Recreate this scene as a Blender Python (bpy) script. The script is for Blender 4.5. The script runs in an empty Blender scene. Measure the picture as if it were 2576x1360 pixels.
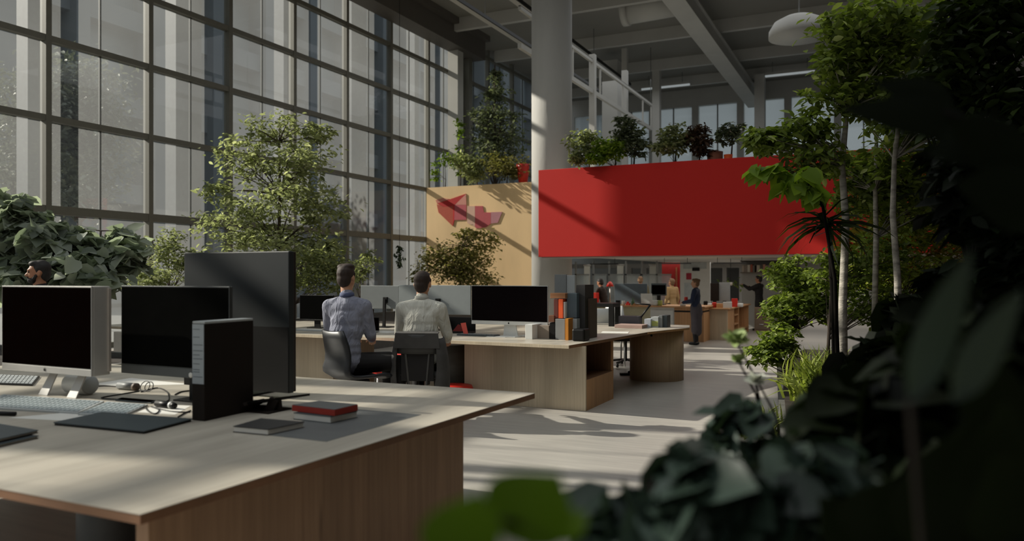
import bpy, bmesh, math, random
import numpy as np
from mathutils import Vector, Matrix, Euler
PI = math.pi
random.seed(7)
rng = np.random.default_rng(11)
scene = bpy.context.scene
COL = scene.collection

# ------------------------------------------------------------------ camera frame (pixel coordinates of the 2576x1360 photo -> building coordinates)
YAW = math.radians(25.5); SA, CA = math.sin(YAW), math.cos(YAW)
EYE, F, CX, HY = 1.5, 1954.0, 1288.0, 692.0
def PD(px, py, d):
    l = (px-CX)/F*d
    return Vector((l*CA - d*SA, l*SA + d*CA, EYE + (HY-py)/F*d))
def G(px, py, z=0.0):
    return PD(px, py, (z-EYE)*F/(HY-py))
def PY(px, py, Y):
    r = (px-CX)/F
    return PD(px, py, Y/(r*SA+CA))
def PX(px, py, X):
    r = (px-CX)/F
    return PD(px, py, X/(r*CA-SA))

# ------------------------------------------------------------------ materials
def lin(c):
    return tuple(((v/12.92) if v <= 0.04045 else ((v+0.055)/1.055)**2.4) for v in c)
def hexc(h):
    return lin(tuple(int(h[i:i+2], 16)/255 for i in (0, 2, 4)))
MATS = {}
def base_mat(name):
    m = bpy.data.materials.new(name); m.use_nodes = True
    nt = m.node_tree; bs = nt.nodes['Principled BSDF']
    return m, nt, bs
def plain(name, c, rough=0.5, metal=0.0, var=0.08, scale=8.0, spec=0.5, bump=0.0, bscale=60.0, stretch=(1,1,1)):
    """solid colour broken up by a soft procedural noise"""
    if name in MATS: return MATS[name]
    m, nt, bs = base_mat(name)
    col = hexc(c) if isinstance(c, str) else c
    tc = nt.nodes.new('ShaderNodeTexCoord')
    mp = nt.nodes.new('ShaderNodeMapping'); mp.inputs['Scale'].default_value = stretch
    nz = nt.nodes.new('ShaderNodeTexNoise'); nz.inputs['Scale'].default_value = scale; nz.inputs['Detail'].default_value = 4
    rp = nt.nodes.new('ShaderNodeValToRGB')
    rp.color_ramp.elements[0].position = .3; rp.color_ramp.elements[1].position = .7
    rp.color_ramp.elements[0].color = (*[v*(1-var) for v in col], 1)
    rp.color_ramp.elements[1].color = (*[min(1, v*(1+var)) for v in col], 1)
    nt.links.new(tc.outputs['Object'], mp.inputs['Vector']); nt.links.new(mp.outputs['Vector'], nz.inputs['Vector'])
    nt.links.new(nz.outputs['Fac'], rp.inputs['Fac']); nt.links.new(rp.outputs['Color'], bs.inputs['Base Color'])
    bs.inputs['Roughness'].default_value = rough; bs.inputs['Metallic'].default_value = metal
    bs.inputs['Specular IOR Level'].default_value = spec
    if bump:
        n2 = nt.nodes.new('ShaderNodeTexNoise'); n2.inputs['Scale'].default_value = bscale; n2.inputs['Detail'].default_value = 5
        bp = nt.nodes.new('ShaderNodeBump'); bp.inputs['Strength'].default_value = bump; bp.inputs['Distance'].default_value = .02
        nt.links.new(mp.outputs['Vector'], n2.inputs['Vector'])
        nt.links.new(n2.outputs['Fac'], bp.inputs['Height']); nt.links.new(bp.outputs['Normal'], bs.inputs['Normal'])
    MATS[name] = m
    return m
def wood(name, c1, c2, axis='Z', scale=3.0, rough=0.45, streak=14.0, knots=False):
    if name in MATS: return MATS[name]
    m, nt, bs = base_mat(name)
    tc = nt.nodes.new('ShaderNodeTexCoord')
    mp = nt.nodes.new('ShaderNodeMapping')
    s = [streak]*3; s['XYZ'.index(axis)] = .55
    mp.inputs['Scale'].default_value = s
    nz = nt.nodes.new('ShaderNodeTexNoise'); nz.inputs['Scale'].default_value = scale; nz.inputs['Detail'].default_value = 7; nz.inputs['Roughness'].default_value = .62
    rp = nt.nodes.new('ShaderNodeValToRGB'); rp.color_ramp.elements[0].position = .28; rp.color_ramp.elements[1].position = .72
    rp.color_ramp.elements[0].color = (*hexc(c1), 1); rp.color_ramp.elements[1].color = (*hexc(c2), 1)
    nt.links.new(tc.outputs['Object'], mp.inputs['Vector']); nt.links.new(mp.outputs['Vector'], nz.inputs['Vector'])
    nt.links.new(nz.outputs['Fac'], rp.inputs['Fac'])
    src = rp.outputs['Color']
    # broad veneer leaves
    mp2 = nt.nodes.new('ShaderNodeMapping'); s2 = [2.6]*3; s2['XYZ'.index(axis)] = .02; mp2.inputs['Scale'].default_value = s2
    vz = nt.nodes.new('ShaderNodeTexNoise'); vz.inputs['Scale'].default_value = 1.6; vz.inputs['Detail'].default_value = 1
    rr = nt.nodes.new('ShaderNodeMapRange'); rr.inputs['From Min'].default_value = .3; rr.inputs['From Max'].default_value = .7; rr.inputs['To Min'].default_value = .86; rr.inputs['To Max'].default_value = 1.1
    mx = nt.nodes.new('ShaderNodeMix'); mx.data_type = 'RGBA'; mx.blend_type = 'MULTIPLY'; mx.inputs[0].default_value = 1.0
    nt.links.new(tc.outputs['Object'], mp2.inputs['Vector']); nt.links.new(mp2.outputs['Vector'], vz.inputs['Vector'])
    nt.links.new(vz.outputs['Fac'], rr.inputs['Value']); nt.links.new(src, mx.inputs[6]); nt.links.new(rr.outputs['Result'], mx.inputs[7])
    src = mx.outputs[2]
    if knots:
        mp3 = nt.nodes.new('ShaderNodeMapping'); s3 = [9.0]*3; s3['XYZ'.index(axis)] = 1.1; mp3.inputs['Scale'].default_value = s3
        vo = nt.nodes.new('ShaderNodeTexVoronoi'); vo.inputs['Scale'].default_value = .8
        r3 = nt.nodes.new('ShaderNodeValToRGB'); r3.color_ramp.elements[0].position = .03; r3.color_ramp.elements[1].position = .12
        r3.color_ramp.elements[0].color = (.35, .3, .25, 1); r3.color_ramp.elements[1].color = (1, 1, 1, 1)
        m3 = nt.nodes.new('ShaderNodeMix'); m3.data_type = 'RGBA'; m3.blend_type = 'MULTIPLY'; m3.inputs[0].default_value = .8
        nt.links.new(tc.outputs['Object'], mp3.inputs['Vector']); nt.links.new(mp3.outputs['Vector'], vo.inputs['Vector'])
        nt.links.new(vo.outputs['Distance'], r3.inputs['Fac']); nt.links.new(src, m3.inputs[6]); nt.links.new(r3.outputs['Color'], m3.inputs[7])
        src = m3.outputs[2]
    nt.links.new(src, bs.inputs['Base Color']); bs.inputs['Roughness'].default_value = rough
    MATS[name] = m
    return m
def leafmat(name, dark, light, trans=.35, rough=.55, tint=None, tc_blue=.6, spec=.3):
    if name in MATS: return MATS[name]
    m, nt, bs = base_mat(name)
    geo = nt.nodes.new('ShaderNodeNewGeometry')
    rp = nt.nodes.new('ShaderNodeValToRGB')
    rp.color_ramp.elements[0].color = (*hexc(dark), 1); rp.color_ramp.elements[1].color = (*hexc(light), 1)
    if tint:
        e = rp.color_ramp.elements.new(.93); e.color = (*hexc(light), 1); rp.color_ramp.elements[-1].color = (*hexc(tint), 1)
    nt.links.new(geo.outputs['Random Per Island'], rp.inputs['Fac'])
    nt.links.new(rp.outputs['Color'], bs.inputs['Base Color'])
    bs.inputs['Roughness'].default_value = rough; bs.inputs['Specular IOR Level'].default_value = spec
    tr = nt.nodes.new('ShaderNodeBsdfTranslucent')
    mul = nt.nodes.new('ShaderNodeMix'); mul.data_type = 'RGBA'; mul.blend_type = 'MULTIPLY'; mul.inputs[0].default_value = 1; mul.inputs[7].default_value = (1.0, 1.06, tc_blue, 1)
    nt.links.new(rp.outputs['Color'], mul.inputs[6]); nt.links.new(mul.outputs[2], tr.inputs['Color'])
    mix = nt.nodes.new('ShaderNodeMixShader'); mix.inputs[0].default_value = trans
    out = nt.nodes['Material Output']
    nt.links.new(bs.outputs[0], mix.inputs[1]); nt.links.new(tr.outputs[0], mix.inputs[2]); nt.links.new(mix.outputs[0], out.inputs[0])
    MATS[name] = m
    return m
def glassmat(name, haze=.1, tint=(.93, .96, .96), gloss=.05, hazecol=(.8, .84, .84)):
    if name in MATS: return MATS[name]
    m = bpy.data.materials.new(name); m.use_nodes = True; nt = m.node_tree
    nt.nodes.remove(nt.nodes['Principled BSDF']); out = nt.nodes['Material Output']
    t = nt.nodes.new('ShaderNodeBsdfTransparent'); t.inputs[0].default_value = (*tint, 1)
    d = nt.nodes.new('ShaderNodeBsdfTranslucent'); d.inputs[0].default_value = (*hazecol, 1)
    g = nt.nodes.new('ShaderNodeBsdfGlossy'); g.inputs['Roughness'].default_value = .02
    nz = nt.nodes.new('ShaderNodeTexNoise'); nz.inputs['Scale'].default_value = .35; nz.inputs['Detail'].default_value = 3
    tc = nt.nodes.new('ShaderNodeTexCoord'); nt.links.new(tc.outputs['Object'], nz.inputs['Vector'])
    mr = nt.nodes.new('ShaderNodeMapRange'); mr.inputs['To Min'].default_value = haze*.55; mr.inputs['To Max'].default_value = haze*1.45
    nt.links.new(nz.outputs['Fac'], mr.inputs['Value'])
    m1 = nt.nodes.new('ShaderNodeMixShader'); nt.links.new(mr.outputs['Result'], m1.inputs[0])
    nt.links.new(t.outputs[0], m1.inputs[1]); nt.links.new(d.outputs[0], m1.inputs[2])
    m2 = nt.nodes.new('ShaderNodeMixShader'); m2.inputs[0].default_value = gloss
    nt.links.new(m1.outputs[0], m2.inputs[1]); nt.links.new(g.outputs[0], m2.inputs[2])
    nt.links.new(m2.outputs[0], out.inputs[0])
    MATS[name] = m
    return m
def emis(name, c, s):
    if name in MATS: return MATS[name]
    m, nt, bs = base_mat(name)
    bs.inputs['Base Color'].default_value = (*hexc(c), 1); bs.inputs['Emission Color'].default_value = (*hexc(c), 1); bs.inputs['Emission Strength'].default_value = s
    MATS[name] = m
    return m

# ------------------------------------------------------------------ meshes
class MB:
    """collects shapes of ONE object"""
    def __init__(s): s.v = []; s.f = []; s.m = []; s.sm = []
    def add(s, vs, fs, mi=0, smooth=False, M=None):
        o = len(s.v)
        if M is not None: vs = [tuple(M @ Vector(v)) for v in vs]
        s.v += [tuple(v) for v in vs]; s.f += [tuple(i+o for i in f) for f in fs]
        s.m += [mi]*len(fs); s.sm += [smooth]*len(fs); return s
    def box(s, a, b, mi=0, M=None):
        (x0, y0, z0), (x1, y1, z1) = a, b
        x0, x1 = sorted((x0, x1)); y0, y1 = sorted((y0, y1)); z0, z1 = sorted((z0, z1))
        v = [(x0,y0,z0),(x1,y0,z0),(x1,y1,z0),(x0,y1,z0),(x0,y0,z1),(x1,y0,z1),(x1,y1,z1),(x0,y1,z1)]
        return s.add(v, [(0,3,2,1),(4,5,6,7),(0,1,5,4),(1,2,6,5),(2,3,7,6),(3,0,4,7)], mi, False, M)
    def prism(s, poly, z0, z1, mi=0, M=None):
        """vertical extrusion of a plan polygon (counter-clockwise)"""
        n = len(poly)
        v = [(p[0], p[1], z0) for p in poly] + [(p[0], p[1], z1) for p in poly]
        f = [tuple(range(n-1, -1, -1)), tuple(range(n, 2*n))] + [(i, (i+1) % n, n+(i+1) % n, n+i) for i in range(n)]
        return s.add(v, f, mi, False, M)
    def sheet(s, pts, t=0.01, mi=0):
        """thick slab from 4+ 3-D points, thickened downwards"""
        n = len(pts); p = [Vector(q) for q in pts]
        v = [tuple(q) for q in p] + [(q.x, q.y, q.z-t) for q in p]
        f = [tuple(range(n)), tuple(range(2*n-1, n-1, -1))] + [(i, n+i, n+(i+1) % n, (i+1) % n) for i in range(n)]
        return s.add(v, f, mi)
    def tube(s, pts, r, n=8, mi=0, cap=True, smooth=True):
        P = [Vector(p) for p in pts]; k = len(P)
        R = r if isinstance(r, (list, tuple)) else [r]*k
        vs = []; up = Vector((0.13, 0.21, 0.97))
        for i in range(k):
            t = (P[min(i+1, k-1)] - P[max(i-1, 0)])
            t = t.normalized() if t.length > 1e-9 else Vector((0, 0, 1))
            a = t.cross(up)
            if a.length < 1e-3: a = t.cross(Vector((1, 0, 0)))
            a.normalize(); b = t.cross(a)
            for j in range(n):
                q = P[i] + (a*math.cos(2*PI*j/n) + b*math.sin(2*PI*j/n))*R[i]
                vs.append(tuple(q))
        fs = []
        for i in range(k-1):
            for j in range(n):
                fs.append((i*n+j, i*n+(j+1) % n, (i+1)*n+(j+1) % n, (i+1)*n+j))
        if cap: fs += [tuple(range(n-1, -1, -1)), tuple((k-1)*n+j for j in range(n))]
        return s.add(vs, fs, mi, smooth)
    def bar(s, a, b, w, h, mi=0):
        """rectangular bar from a to b"""
        a, b = Vector(a), Vector(b); t = (b-a).normalized()
        u = t.cross(Vector((0, 0, 1)))
        if u.length < 1e-3: u = Vector((1, 0, 0))
        u.normalize(); w2 = u.cross(t).normalized()
        vs = []
        for p in (a, b):
            for (i, j) in ((-1,-1),(1,-1),(1,1),(-1,1)): vs.append(tuple(p + u*(i*w/2) + w2*(j*h/2)))
        return s.add(vs, [(0,1,2,3),(7,6,5,4),(0,4,5,1),(1,5,6,2),(2,6,7,3),(3,7,4,0)], mi)
    def lathe(s, prof, n=24, c=(0,0,0), mi=0, smooth=True):
        vs = []; k = len(prof)
        for (r, z) in prof:
            for j in range(n): vs.append((c[0]+r*math.cos(2*PI*j/n), c[1]+r*math.sin(2*PI*j/n), c[2]+z))
        fs = []
        for i in range(k-1):
            for j in range(n): fs.append((i*n+j, i*n+(j+1) % n, (i+1)*n+(j+1) % n, (i+1)*n+j))
        fs += [tuple(range(n-1, -1, -1)), tuple((k-1)*n+j for j in range(n))]
        return s.add(vs, fs, mi, smooth)
    def ell(s, c, r, n=14, mi=0, M=None):
        vs = [(c[0], c[1], c[2]-r[2])]; fs = []; k = n//2
        for i in range(1, k):
            ph = -PI/2 + PI*i/k
            for j in range(n): vs.append((c[0]+r[0]*math.cos(ph)*math.cos(2*PI*j/n), c[1]+r[1]*math.cos(ph)*math.sin(2*PI*j/n), c[2]+r[2]*math.sin(ph)))
        vs.append((c[0], c[1], c[2]+r[2])); T = len(vs)-1
        for j in range(n):
            fs.append((0, 1+(j+1) % n, 1+j)); fs.append((T, 1+(k-2)*n+j, 1+(k-2)*n+(j+1) % n))
            for i in range(k-2): fs.append((1+i*n+j, 1+i*n+(j+1) % n, 1+(i+1)*n+(j+1) % n, 1+(i+1)*n+j))
        return s.add(vs, fs, mi, True, M)
    def build(s, name, mats, parent=None, bevel=0.0, seg=2):
        me = bpy.data.meshes.new(name); me.from_pydata(s.v, [], s.f)
        for m in (mats if isinstance(mats, (list, tuple)) else [mats]): me.materials.append(m)
        me.polygons.foreach_set('material_index', s.m); me.polygons.foreach_set('use_smooth', s.sm); me.update()
        o = bpy.data.objects.new(name, me); COL.objects.link(o)
        if parent is not None: o.parent = parent
        if bevel:
            b = o.modifiers.new('bevel', 'BEVEL'); b.width = bevel; b.segments = seg; b.limit_method = 'ANGLE'; b.angle_limit = math.radians(40)
        return o
def tag(o, label=None, cat=None, group=None, kind=None):
    if label: o['label'] = label
    if cat: o['category'] = cat
    if group: o['group'] = group
    if kind: o['kind'] = kind
    return o
def thing(name, label, cat, loc=(0,0,0), rotz=0.0, group=None):
    o = bpy.data.objects.new(name, None); COL.objects.link(o); o.empty_display_size = .1
    o.location = loc; o.rotation_euler = (0, 0, rotz)
    return tag(o, label, cat, group)
def one(name, mb, m, label, cat, group=None, loc=(0,0,0), rotz=0.0, bevel=0.0):
    o = mb.build(name, m, None, bevel); o.location = loc; o.rotation_euler = (0, 0, rotz)
    return tag(o, label, cat, group)
def struct(name, mb, m, parent=None, bevel=0.0):
    o = mb.build(name, m, parent, bevel)
    if parent is None: o['kind'] = 'structure'
    return o
def sroot(name):
    o = bpy.data.objects.new(name, None); COL.objects.link(o); o['kind'] = 'structure'; return o
def copy_tree(o, parent=None):
    c = o.copy(); COL.objects.link(c)
    if parent is not None:
        c.parent = parent
    for ch in list(o.children): copy_tree(ch, c)
    return c

# ------------------------------------------------------------------ foliage
LEAF = {  # outline (x across, y along) + fold height, unit length
 'oval': ([(0,0,0),(-.22,.3,.05),(-.2,.65,.05),(0,1,-.06),(.2,.65,.05),(.22,.3,.05),(0,.5,-.02)], [(0,6,1),(1,6,2),(2,6,3),(3,6,4),(4,6,5),(5,6,0)]),
 'heart': ([(0,0,0),(-.3,-.08,.04),(-.47,.2,.07),(-.36,.6,.05),(0,1,-.12),(.36,.6,.05),(.47,.2,.07),(.3,-.08,.04),(0,.4,-.04)], [(0,8,1),(1,8,2),(2,8,3),(3,8,4),(4,8,5),(5,8,6),(6,8,7),(7,8,0)]),
 'blade': ([(-.03,0,0),(.03,0,0),(.035,.4,.12),(-.035,.4,.12),(.02,.75,.06),(-.02,.75,.06),(0,1,-.12)], [(0,1,2,3),(3,2,4,5),(5,4,6)]),
 'lance': ([(0,0,0),(-.1,.35,.04),(0,1,-.15),(.1,.35,.04),(0,.4,0)], [(0,4,1),(1,4,2),(2,4,3),(3,4,0)]),
}
def leaves_mesh(name, P, size, shape='oval', droop=.3, updir=None, jitter=.35):
    """one mesh of many separate leaves; P (n,3), facing random directions with a bias"""
    lv, lf = LEAF[shape]; lv = np.array(lv); n = len(P); k = len(lv)
    s = size*(1 + jitter*(rng.random(n)*2-1))
    yaw = rng.random(n)*2*PI
    d = np.stack([np.cos(yaw), np.sin(yaw), rng.normal(-droop, .45, n)], 1)
    if updir is not None: d = updir + .35*rng.normal(size=(n, 3))
    d /= np.linalg.norm(d, axis=1)[:, None]
    nn = np.stack([rng.normal(0, .55, n), rng.normal(0, .55, n), np.ones(n)], 1)
    a = np.cross(d, nn); a /= np.linalg.norm(a, axis=1)[:, None]
    b = np.cross(a, d)
    V = P[:, None, :] + s[:, None, None]*(lv[None, :, 0:1]*a[:, None, :] + lv[None, :, 1:2]*d[:, None, :] + lv[None, :, 2:3]*b[:, None, :])
    V = V.reshape(-1, 3)
    loops = []; starts = []; tot = []; c = 0
    fl = [np.array(f) for f in lf]
    per = np.concatenate(fl); lens = np.array([len(f) for f in fl])
    L = (np.arange(n)[:, None]*k + per[None, :]).reshape(-1)
    T = np.tile(lens, n); S = np.concatenate([[0], np.cumsum(T)[:-1]])
    me = bpy.data.meshes.new(name)
    me.vertices.add(len(V)); me.vertices.foreach_set('co', V.astype(np.float32).reshape(-1))
    me.loops.add(len(L)); me.loops.foreach_set('vertex_index', L.astype(np.int32))
    me.polygons.add(len(T)); me.polygons.foreach_set('loop_start', S.astype(np.int32))
    me.update(calc_edges=True); me.validate()
    return me
def crown_points(crowns, clump=14, spread=.16):
    """leaf positions in clumps scattered through ellipsoids (cx,cy,cz,rx,ry,rz,nclumps); returns leaf points and clump centres"""
    P = []; C = []
    for (cx, cy, cz, rx, ry, rz, n) in crowns:
        u = rng.normal(size=(n, 3)); u /= np.linalg.norm(u, axis=1)[:, None]
        r = rng.random(n)**.42
        c = u*r[:, None]*np.array([rx, ry, rz]) + np.array([cx, cy, cz])
        C.append(c)
        sp = spread*min(1.0, (rx+ry+rz)/3)
        P.append((c[:, None, :] + rng.normal(size=(n, clump, 3))*np.array([sp*1.25, sp*1.25, sp*.6])).reshape(-1, 3))
    return np.concatenate(P), np.concatenate(C)
def meshobj(name, me, m, parent=None):
    me.materials.append(m); o = bpy.data.objects.new(name, me); COL.objects.link(o)
    if parent is not None: o.parent = parent
    return o
def plant(name, label, cat, base, crowns, leaf, lm, tm=None, shape='oval', trunk=None, tr=.04, clump=14, spread=.16, group=None, twigs=True, droop=.3, pot=None, partname='foliage', keep=None):
    """crowns relative to the base; trunk: list of points relative to the base"""
    t = thing(name, label, cat, base, 0, group)
    P, C = crown_points(crowns, clump, spread)
    if keep is not None:
        P = P[keep(P + np.array(base))]
    meshobj(partname, leaves_mesh(partname, P, leaf, shape, droop), lm, t)
    if trunk:
        k = len(trunk)
        MB().tube(trunk, [tr*(1-.62*i/(k-1)) for i in range(k)], 8).build('trunk', tm, t)
        if twigs:
            b = MB(); T = [Vector(p) for p in trunk]
            for i in range(0, len(C), 4):
                c = Vector(C[i])
                lo = [p for p in T if p.z < c.z+.05] or [T[0]]
                q = min(lo, key=lambda p: (p-c).length)
                mid = q.lerp(c, .55) + Vector((0, 0, .04*(c-q).length))
                b.tube([q, mid, c], [tr*.28, tr*.18, tr*.07], 4, cap=False)
            b.build('branches', tm, t)
    return t
# ------------------------------------------------------------------ the setting
WX = -13.85                      # plane of the glass wall
M_floor = None
def floor_mat():
    m, nt, bs = base_mat('polished_concrete')
    tc = nt.nodes.new('ShaderNodeTexCoord')
    n1 = nt.nodes.new('ShaderNodeTexNoise'); n1.inputs['Scale'].default_value = .7; n1.inputs['Detail'].default_value = 8
    mp = nt.nodes.new('ShaderNodeMapping'); mp.inputs['Scale'].default_value = (.5, 6, 1); mp.inputs['Rotation'].default_value = (0, 0, .2)
    n2 = nt.nodes.new('ShaderNodeTexNoise'); n2.inputs['Scale'].default_value = 3; n2.inputs['Detail'].default_value = 6
    r = nt.nodes.new('ShaderNodeValToRGB'); r.color_ramp.elements[0].position = .35; r.color_ramp.elements[1].position = .68
    r.color_ramp.elements[0].color = (*hexc('9d9993'), 1); r.color_ramp.elements[1].color = (*hexc('b9b4ab'), 1)
    mx = nt.nodes.new('ShaderNodeMix'); mx.data_type = 'FLOAT'; mx.inputs[0].default_value = .45
    nt.links.new(tc.outputs['Object'], n1.inputs['Vector']); nt.links.new(tc.outputs['Object'], mp.inputs['Vector']); nt.links.new(mp.outputs['Vector'], n2.inputs['Vector'])
    nt.links.new(n1.outputs['Fac'], mx.inputs[2]); nt.links.new(n2.outputs['Fac'], mx.inputs[3]); nt.links.new(mx.outputs[0], r.inputs['Fac'])
    nt.links.new(r.outputs['Color'], bs.inputs['Base Color'])
    r2 = nt.nodes.new('ShaderNodeMapRange'); r2.inputs['To Min'].default_value = .28; r2.inputs['To Max'].default_value = .5
    nt.links.new(n1.outputs['Fac'], r2.inputs['Value']); nt.links.new(r2.outputs['Result'], bs.inputs['Roughness'])
    return m
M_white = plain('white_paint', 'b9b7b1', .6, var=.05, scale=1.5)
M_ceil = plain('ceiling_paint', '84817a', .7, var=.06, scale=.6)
M_conc = plain('column_concrete', 'b4b2ad', .75, var=.07, scale=1.6, bump=.15, bscale=14, stretch=(1,1,.35))
M_frame = plain('window_frame_metal', '6c6a60', .55, metal=.1, var=.05)
M_bar = plain('glazing_bar_dark', '4a4d4b', .6, var=.05)
M_eave = plain('eave_brown', '55504a', .6, var=.06)
M_steel = plain('galvanised_steel', '8d8e8d', .4, metal=.6, var=.05)
M_glass = glassmat('facade_glass', haze=.1)
M_dark = plain('dark_render', '2c2a26', .8, var=.2, scale=1.2)

MB().prism([(-14.2, -9), (2.4, -9), (2.4, 38), (-14.2, 38)], -.25, 0).build('floor', floor_mat())['kind'] = 'structure'
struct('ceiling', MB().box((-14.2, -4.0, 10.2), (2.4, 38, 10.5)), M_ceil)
# wall on the right, behind the planting
struct('wall_right', MB().box((2.1, -9, 0), (2.4, 38, 10.2)), plain('right_wall_plaster', '4a4238', .85, var=.15, scale=.8))
# back wall of the upper hall with its band of windows
mb = MB(); mb.box((-14.2, 36.4, 9.4), (2.1, 36.7, 10.2)); mb.box((-14.2, 36.4, 0), (2.1, 36.7, 4.6))
x = -14.2
while x < 2.1: mb.box((x, 36.4, 4.6), (x+.3, 36.7, 9.4)); x += 2.05
struct('wall_back', mb, M_white)
# upper slab with its soffit (the balcony floor)
struct('trim_1', MB().box((-6.75, 15.75, 1.95), (2.1, 36.4, 3.62)), M_white)
# purlins and girders under the roof
k = 2
for y in (3.5, 7.2, 11, 15, 19, 23, 27, 30.9, 34):
    struct('trim_%d' % k, MB().box((-13.6, y-.09, 9.78), (2.1, y+.09, 10.2)), M_white); k += 1
struct('trim_%d' % k, MB().box((-5.42, 10, 9.1), (-4.98, 36.4, 9.6)).box((-5.5, 10, 9.56), (-4.9, 36.4, 9.62)).box((-5.5, 10, 9.08), (-4.9, 36.4, 9.13)), M_white, bevel=.01); k += 1
struct('trim_%d' % k, MB().box((-13.75, -6, 9.35), (-13.1, 25.2, 10.2)).box((-13.1, -6, 10.0), (-12.9, 25.2, 10.2)), M_eave); k += 1
# upper columns standing on the slab
for (px, py, Y, w) in ((1540, 330, 29.0, .62), (1912, 320, 33.5, .4), (1652, 330, 31.0, .3), (1572, 330, 27.5, .2)):
    p = PY(px, py, Y)
    struct('trim_%d' % k, MB().box((p.x-w/2, Y-w/2, 3.62), (p.x+w/2, Y+w/2, 9.8)), M_white); k += 1
# big round column
struct('trim_%d' % k, MB().lathe([(.47, 0), (.47, 10.2)], 48, (-6.95, 16.72, 0)), M_conc); k += 1

# glass wall on the left: bays of 2.2 m
TZ = [.12, 2.70, 4.38, 5.84, 7.26, 8.66, 9.9]
Y0 = 9.17 - 2.2*7
n = 1
y = Y0
while y < 35.5:
    r = sroot('window_%d' % n)
    fr = MB()
    fr.box((WX-.07, y-.055, 0), (WX+.1, y+.055, 10.2))
    for i, z in enumerate(TZ):
        h = .056 if i not in (1,) else .08
        fr.box((WX-.05, y+.055, z-h), (WX+.09, y+2.145, z+h))
    fr.build('window_frame', M_frame, r)
    MB().box((WX-.03, y+1.088, 0), (WX+.02, y+1.112, 10.0)).build('glazing_bar', M_bar, r)
    g = MB(); g.add([(WX-.01, y+.05, .1), (WX-.01, y+2.15, .1), (WX-.01, y+2.15, 10.1), (WX-.01, y+.05, 10.1)], [(0,1,2,3)])
    g.build('window_glass', M_glass, r)
    y += 2.2; n += 1
# corner posts where the tall wall ends
struct('trim_%d' % k, MB().box((WX+.1, 23.6, 0), (WX+.5, 24.0, 9.4)), M_white); k += 1
struct('trim_%d' % k, MB().box((WX+.1, 24.7, 0), (WX+.35, 24.95, 9.4)), M_frame); k += 1
# upper back windows: glass panes
for i in range(8):
    x0 = -14.2 + 2.05*i + .3
    r = sroot('window_%d' % n); n += 1
    MB().box((x0, 36.48, 4.6), (x0+1.75, 36.5, 9.4)).build('window_glass', glassmat('bright_glass', haze=.35), r)
    MB().box((x0+.85, 36.44, 4.6), (x0+.9, 36.52, 9.4)).build('window_frame', M_frame, r)

# end wall, plywood, at the foot of the glass wall
M_ply = plain('warm_ply_wall', 'e6c493', .7, var=.12, scale=.9, stretch=(1, 1, .4))
struct('wall_end', MB().box((WX+.1, 22.2, 0), (-8.9, 22.5, 4.42)), M_ply)
struct('trim_%d' % k, MB().box((WX+.1, 22.5, 4.1), (-6.75, 36.4, 4.35)), M_white); k += 1

# red balcony front
M_lac = plain('red_lacquer', 'c01709', .6, var=.03, scale=.5, spec=.25)
bs = M_lac.node_tree.nodes['Principled BSDF']; bs.inputs['Sheen Weight'].default_value = .3; bs.inputs['Sheen Roughness'].default_value = .5
fas = thing('balcony_front', 'wide plain red balcony front spanning the hall above the rear desks', 'balcony front', (-6.8, 15.6, 1.9))
MB().box((0, 0, 0), (8.9, .15, 1.9)).build('red_panel', M_lac, fas, bevel=.006)
MB().box((0, .15, -.02), (8.9, .9, .04)).build('soffit_strip', M_white, fas)

# under the balcony
M_bw = plain('back_wall_grey', '9b9a96', .7, var=.08, scale=1.2)
mb = MB(); mb.box((-12, 30, 0), (2.1, 30.2, .55)); mb.box((-12, 30, 1.78), (2.1, 30.2, 1.95)); mb.box((-2.9, 30, .55), (2.1, 30.2, 1.78))
x = -9.2
while x < -2.9: mb.box((x, 30, .55), (x+.16, 30.2, 1.78)); x += .62
struct('wall_rear', mb, M_bw)

# outside: pavement, facade across the street, white columns in front of the glass
struct('ground', MB().box((-70, -40, -.4), (-14.2, 110, -.1)), plain('street_paving', '5c5c59', .9, var=.1, scale=.3))
M_fac = plain('hazed_stone', '70767a', .85, var=.06, scale=.4)  # outdoor haze put into the stone colour, close to the window tone
M_facw = plain('hazed_facade_window', '717c81', .25, var=.1, scale=.3)  # window tone lifted toward the stone to imitate haze
fb = thing('office_building', 'haze-toned stone office block with tall piers seen through the glass wall', 'building', (-34, 19.8, -.1))
mb = MB(); mb.box((-8, 0, 0), (-1.2, 90, 26)); mb.build('wall', M_facw, fb)
mb = MB()
for z in (0.2, 5.2, 9.6, 14, 18.4, 22.8): mb.box((-1.2, 0, z), (-.3, 90, z+1.0))
mb.build('floor_bands', M_fac, fb)
for i in range(22):
    w = (1.5, .7, 1.1)[i % 3]
    MB().box((-1.2, i*4.1, 0), (.15, i*4.1+w, 26)).build('pier', M_fac, fb)
for i, (y, hw) in enumerate(((.02, .42), (6.55, .42), (13.09, .37), (19.6, .37), (1.86, .14), (2.7, .1), (9.45, .14), (16.4, .14), (22.9, .14))):  # piers out of view are placed to cast the indoor shade bands
    one('exterior_column', MB().box((-.17, -hw, 0), (.17, hw, 10.3)).box((-.2, -hw-.03, 0), (.2, hw+.03, .3)), plain('white_column_paint', '606467', .6), 'slender pale column standing just outside the glass wall' if hw < .3 else 'broad pale pier standing just outside the glass wall', 'column', 'slender columns outside the glass' if hw < .3 else 'broad piers outside the glass', (-14.75, y, -.1))

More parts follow.
